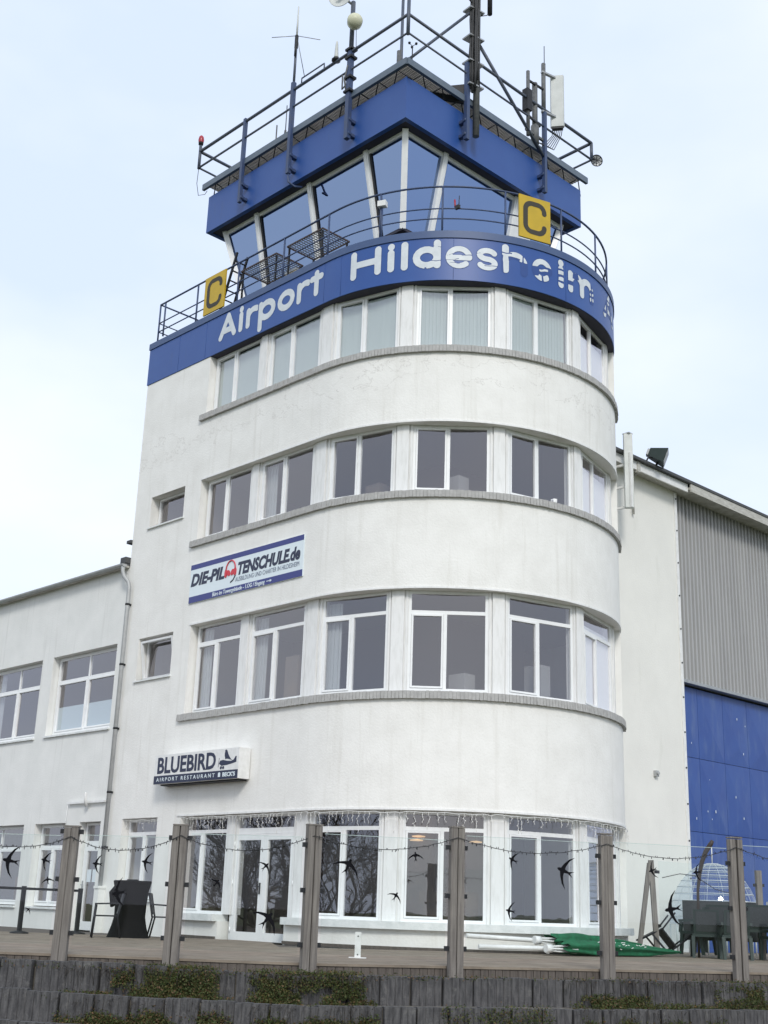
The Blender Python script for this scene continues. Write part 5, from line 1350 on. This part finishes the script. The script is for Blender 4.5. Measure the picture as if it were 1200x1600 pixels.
parasol((3.92, 1.08, .12), (4.72, 2.62, .12), (5.15, 5.75, .07), 'folded green parasol underneath, its white pole nearer the glass', seed=5, fat=.14)
ft = MB()
for k in range(60):
    u = random.random(); p_ = Vector((4.80 + .32 * u, 3.2 + 1.5 * u, .16 + random.uniform(-.02, .1)))
    n_ = Vector((.86, -.5, 0)); p_ += n_ * .16
    if random.random() < .6: ft.tube([p_, p_ + Vector((.02, .03, random.uniform(-.02, .02)))], .007, 5)
# white rope fringe on the cloth
tag(ft.build('rope_fringe', M_WIREW), 'pale rope bits lying on the folded green parasol cloth', 'rope')

# timber end frame of the windbreak
ae = tag(empty('timber_trestle', (4.62, 5.58, 0)), 'weathered timber post with a slanting brace beside the overturned chair', 'post')
q = MB(); q.bar((.06, .07, -.02), (.0, .02, 1.86), .10, .10, up=(.7, -.7, 0)); q.build('timber', M_WOOD, ae)
q = MB(); q.bar((-.20, -.22, -.02), (-.02, .0, 1.80), .09, .09, up=(.7, -.7, 0)); q.build('brace', M_WOOD, ae)
q = MB()
for z in (.55, 1.6): q.box(.05, .13, .05, .13, z, z + .06)
q.build('clamp', M_DARK, ae)
eg = tag(empty('glass_windscreen', (4.72, 5.72, .15)), 'clear glass end pane running from the braced timber post to the hangar', 'glass pane')
q = MB(); q.hexa([(0, 0, 0), (.25, 2.2, 0), (.24, 2.2, 0), (-.01, 0, 0), (0, 0, 1.7), (.25, 2.2, 1.7), (.24, 2.2, 1.7), (-.01, 0, 1.7)]); q.build('glass', M_SCREEN, eg)
q = MB(); pts = [Vector((4.75, 5.8, 1.52)), Vector((4.85, 6.3, 1.62)), Vector((4.95, 6.7, 1.60)), Vector((5.0, 7.4, 1.35)), Vector((5.05, 8.0, 1.28))]; q.tube(pts, .008, 5)
tag(q.build('loose_cable', M_CABLE), 'thin dark cable hanging in a kink behind the braced timber post', 'cable')

def garden_chair(loc, rot, label, group='dark green stacking armchairs'):
    r_ = tag(empty('garden_chair', loc), label, 'chair', group); r_.rotation_euler = rot
    for x in (-.26, .26):
        for (y0, y1) in ((.24, .20), (-.26, -.20)):
            q = MB(); q.hexa([(x - .028, y0 - .028, 0), (x + .028, y0 - .028, 0), (x + .028, y0 + .028, 0), (x - .028, y0 + .028, 0), (x - .034, y1 - .034, .42), (x + .034, y1 - .034, .42), (x + .034, y1 + .034, .42), (x - .034, y1 + .034, .42)]); q.build('leg', M_CHAIRG, r_)
        q = MB(); q.bar((x * 1.05, .23, .42), (x * 1.05, .21, .62), .06); q.bar((x * 1.05, .26, .645), (x * 1.05, -.24, .665), .06, .05); q.build('armrest', M_CHAIRG, r_)
    q = MB(); q.box(-.28, .28, -.22, .25, .40, .455); q.build('seat', M_CHAIRG, r_)
    q = MB(); q.hexa([(-.25, -.17, .46), (.25, -.17, .46), (.25, -.22, .46), (-.25, -.22, .46), (-.25, -.27, .92), (.25, -.27, .92), (.25, -.32, .92), (-.25, -.32, .92)]); q.build('backrest', M_CHAIRG, r_)
    q = MB(); q.hexa([(-.20, -.225, .50), (.20, -.225, .50), (.20, -.235, .50), (-.20, -.235, .50), (-.20, -.325, .88), (.20, -.325, .88), (.20, -.335, .88), (-.20, -.335, .88)]); q.build('woven_panel', M_CHAIRP, r_)
    return r_
FACE = math.radians(41)
garden_chair((5.58, 6.05, 0), (0, 0, FACE - .15), 'dark green armchair with its back to the viewer, frontmost of the chair cluster')
garden_chair((5.50, 6.62, .10), (0, 0, FACE - .1), 'dark armchair stacked high behind the frontmost armchair')
garden_chair((5.22, 6.30, .05), (0, 0, FACE + .9), 'dark green armchair turned sideways beside the overturned chair')
garden_chair((6.22, 6.02, 0), (0, 0, FACE + .05), 'dark green armchair partly hidden by the right-hand timber post')
garden_chair((6.75, 6.75, 0), (0, 0, FACE + .2), 'dark green armchair at the right picture edge')
garden_chair((6.25, 6.75, .12), (0, 0, FACE + .1), 'dark armchair stacked behind the chair hidden by the right-hand post')
oc = patio_chair((4.86, 6.24, .60), 0, 'overturned dark armchair leaning beside the braced timber post'); oc['group'] = 'tipped chairs'
oc.rotation_euler = (Matrix.Rotation(math.radians(-128), 3, Vector((-.8, .6, 0))) @ Matrix.Rotation(math.radians(150), 3, 'Z')).to_euler(); del oc['group']

# table board standing behind the chairs
gt = tag(empty('table_board', (5.35, 6.95, 0), math.radians(40)), 'grey rectangular table board standing upright behind the chairs', 'table')
q = MB(); q.box(-.75, .75, -.02, .02, .32, 1.10); q.build('board', M_CHAIRP, gt)
q = MB()
for x in (-.6, .6): q.bar((x, 0, 0), (x, 0, .319), .05)
q.build('leg', M_CHAIRG, gt)
wt = tag(empty('white_table', (6.5, 7.6, 0), math.radians(43)), 'white-topped table with a dark slatted side at the right edge', 'table')
q = MB(); q.box(-.3, 1.6, -.4, .4, 1.06, 1.12); q.build('table_top', M_WHITE, wt)
for k in range(12):
    q = MB(); q.box(-.25 + k * .15, -.15 + k * .15, -.36, -.33, .05, 1.055); q.build('slat', M_DARK, wt)
ep = tag(empty('screen_post', (6.25, 7.0, 0), math.radians(50)), 'shorter weathered post behind the rightmost windbreak post', 'post')
q = MB(); q.box(-.055, .055, -.055, .055, -.05, 1.72); q.build('timber', M_WOOD, ep)
for z in (.9, 1.4):
    q = MB(); q.box(-.11, .11, -.025, .025, z, z + .06); q.build('clamp', M_DARK, ep)

# garden dome
gd = tag(empty('garden_dome', (4.0, 8.95, 0)), 'transparent igloo garden dome with white net strips in front of the blue doors', 'dome')
RD = 1.0; HD = 1.95
def dome(az, el): return Vector((RD * math.cos(el) * math.cos(az), RD * math.cos(el) * math.sin(az), .62 + (HD - .62) * math.sin(el)))
q = MB(); n, m = 30, 12
for i in range(m):
    for j in range(n): q.v.append(tuple(dome(2 * PI * j / n, PI / 2 * i / m)))
q.v.append((0, 0, HD))
for i in range(m - 1):
    for j in range(n): q.f.append((i * n + j, i * n + (j + 1) % n, (i + 1) * n + (j + 1) % n, (i + 1) * n + j)); q.sm.append(True)
for j in range(n): q.f.append(((m - 1) * n + j, (m - 1) * n + (j + 1) % n, n * m)); q.sm.append(True)
q.build('film', M_DOMEF, gd)
for i in range(0, 12):
    el = PI / 2 * i / 12
    q = MB(); q.tube([dome(2 * PI * j / 36, el) * 1.004 for j in range(37)], .008, 5); q.build('ring', M_DOMES, gd)
q = MB()
for j in range(16): q.tube([dome(2 * PI * j / 16, PI / 2 * i / 10) * 1.003 for i in range(11)], .004, 5)
q.build('meridian', M_DOMES, gd)
q = MB()
for j in range(16):
    a = 2 * PI * j / 16; q.tube([(RD * math.cos(a), RD * math.sin(a), 0), (RD * math.cos(a), RD * math.sin(a), .62)], .02, 6)
q.build('frame', M_DOMES, gd)
q = MB(); az0 = math.atan2(-.7, .8)
arch = [(az0 - .05 + .75 * math.sin(a) * .5 + .25, .62 + .52 * math.cos(a)) for a in np.linspace(-PI / 2, PI / 2, 14)]
pts = [Vector((1.16 * RD * .93 * math.cos(az), 1.16 * RD * .93 * math.sin(az), z)) for az, z in arch]
q.tube(pts, .055, 8); q.build('door_arch', M_WHITE, gd)
q = MB(); q.tube([(0, 0, HD), (.0, .0, HD + .45)], .012, 5); q.build('finial', M_WHITE, gd)
cpole = MB(); cpole.tube([(5.74, 6.17, 2.27), (5.70, 6.16, 2.20), (5.60, 6.13, 2.06), (5.50, 6.12, 1.85), (5.44, 6.12, 1.64), (5.38, 6.12, 1.3), (5.34, 6.12, .0)], [.035, .05, .05, .047, .042, .03, .03], 8)
tag(cpole.build('curved_pole', mat('brown_pole', (.045, .035, .03), .6)), 'dark curved pole arching in front of the garden dome', 'pole')

# ------------------------------------------------------------------ bare trees out on the apron side, seen mirrored in the panes
def bare_tree(loc, h, seed, label):
    rnd = random.Random(seed); root = tag(empty('bare_tree', loc), label, 'tree', 'bare trees mirrored in the terrace windows')
    tr = MB(); cr = MB()
    def grow(p, d, ln, r_, dep):
        mb = tr if dep == 0 else cr
        pts = [p]; n = 4
        for k in range(n):
            d = (d + Vector((rnd.gauss(0, .12), rnd.gauss(0, .12), rnd.gauss(.03, .08)))).normalized(); pts.append(pts[-1] + d * (ln / n))
        mb.tube(pts, [r_ * (1 - .5 * k / n) for k in range(n + 1)], 5 if dep < 2 else 3, cap=False)
        if dep >= 5 or len(cr.v) > 60000: return
        for k in range(rnd.choice([3, 4]) if dep < 4 else 3):
            q_ = pts[rnd.choice([1, 2, 3, 4])]
            nd = (d + Vector((rnd.gauss(0, .6), rnd.gauss(0, .6), rnd.gauss(.15, .35)))).normalized()
            grow(q_, nd, ln * rnd.uniform(.55, .8), max(.012, r_ * .5), dep + 1)
    for st in range(4): grow(Vector((rnd.gauss(0, .5), rnd.gauss(0, .5), 0)), Vector((rnd.gauss(0, .3), rnd.gauss(0, .3), 1)).normalized(), h * .30, h * .011, 0)
    tr.build('trunk', M_BARK, root); cr.build('crown', M_BARK, root)
for k, (x, y, h, lab) in enumerate(((-17, -11, 8, 'bare tree farthest along the side building'), (-13, -17, 9, 'bare tree second from the side building'), (-25, -20, 13, 'tallest bare tree behind the others'), (-6, -20, 9, 'bare tree opposite the terrace door'), (-9, -13, 7, 'lowest bare tree nearest the terrace'), (-2, -26, 10, 'bare tree farthest from the side building'), (-15, -27, 12, 'bare tree between the tallest and the door tree'))):
    bare_tree((x, y, -1.22), h, 20 + k, lab)
print('objects', len(bpy.data.objects))
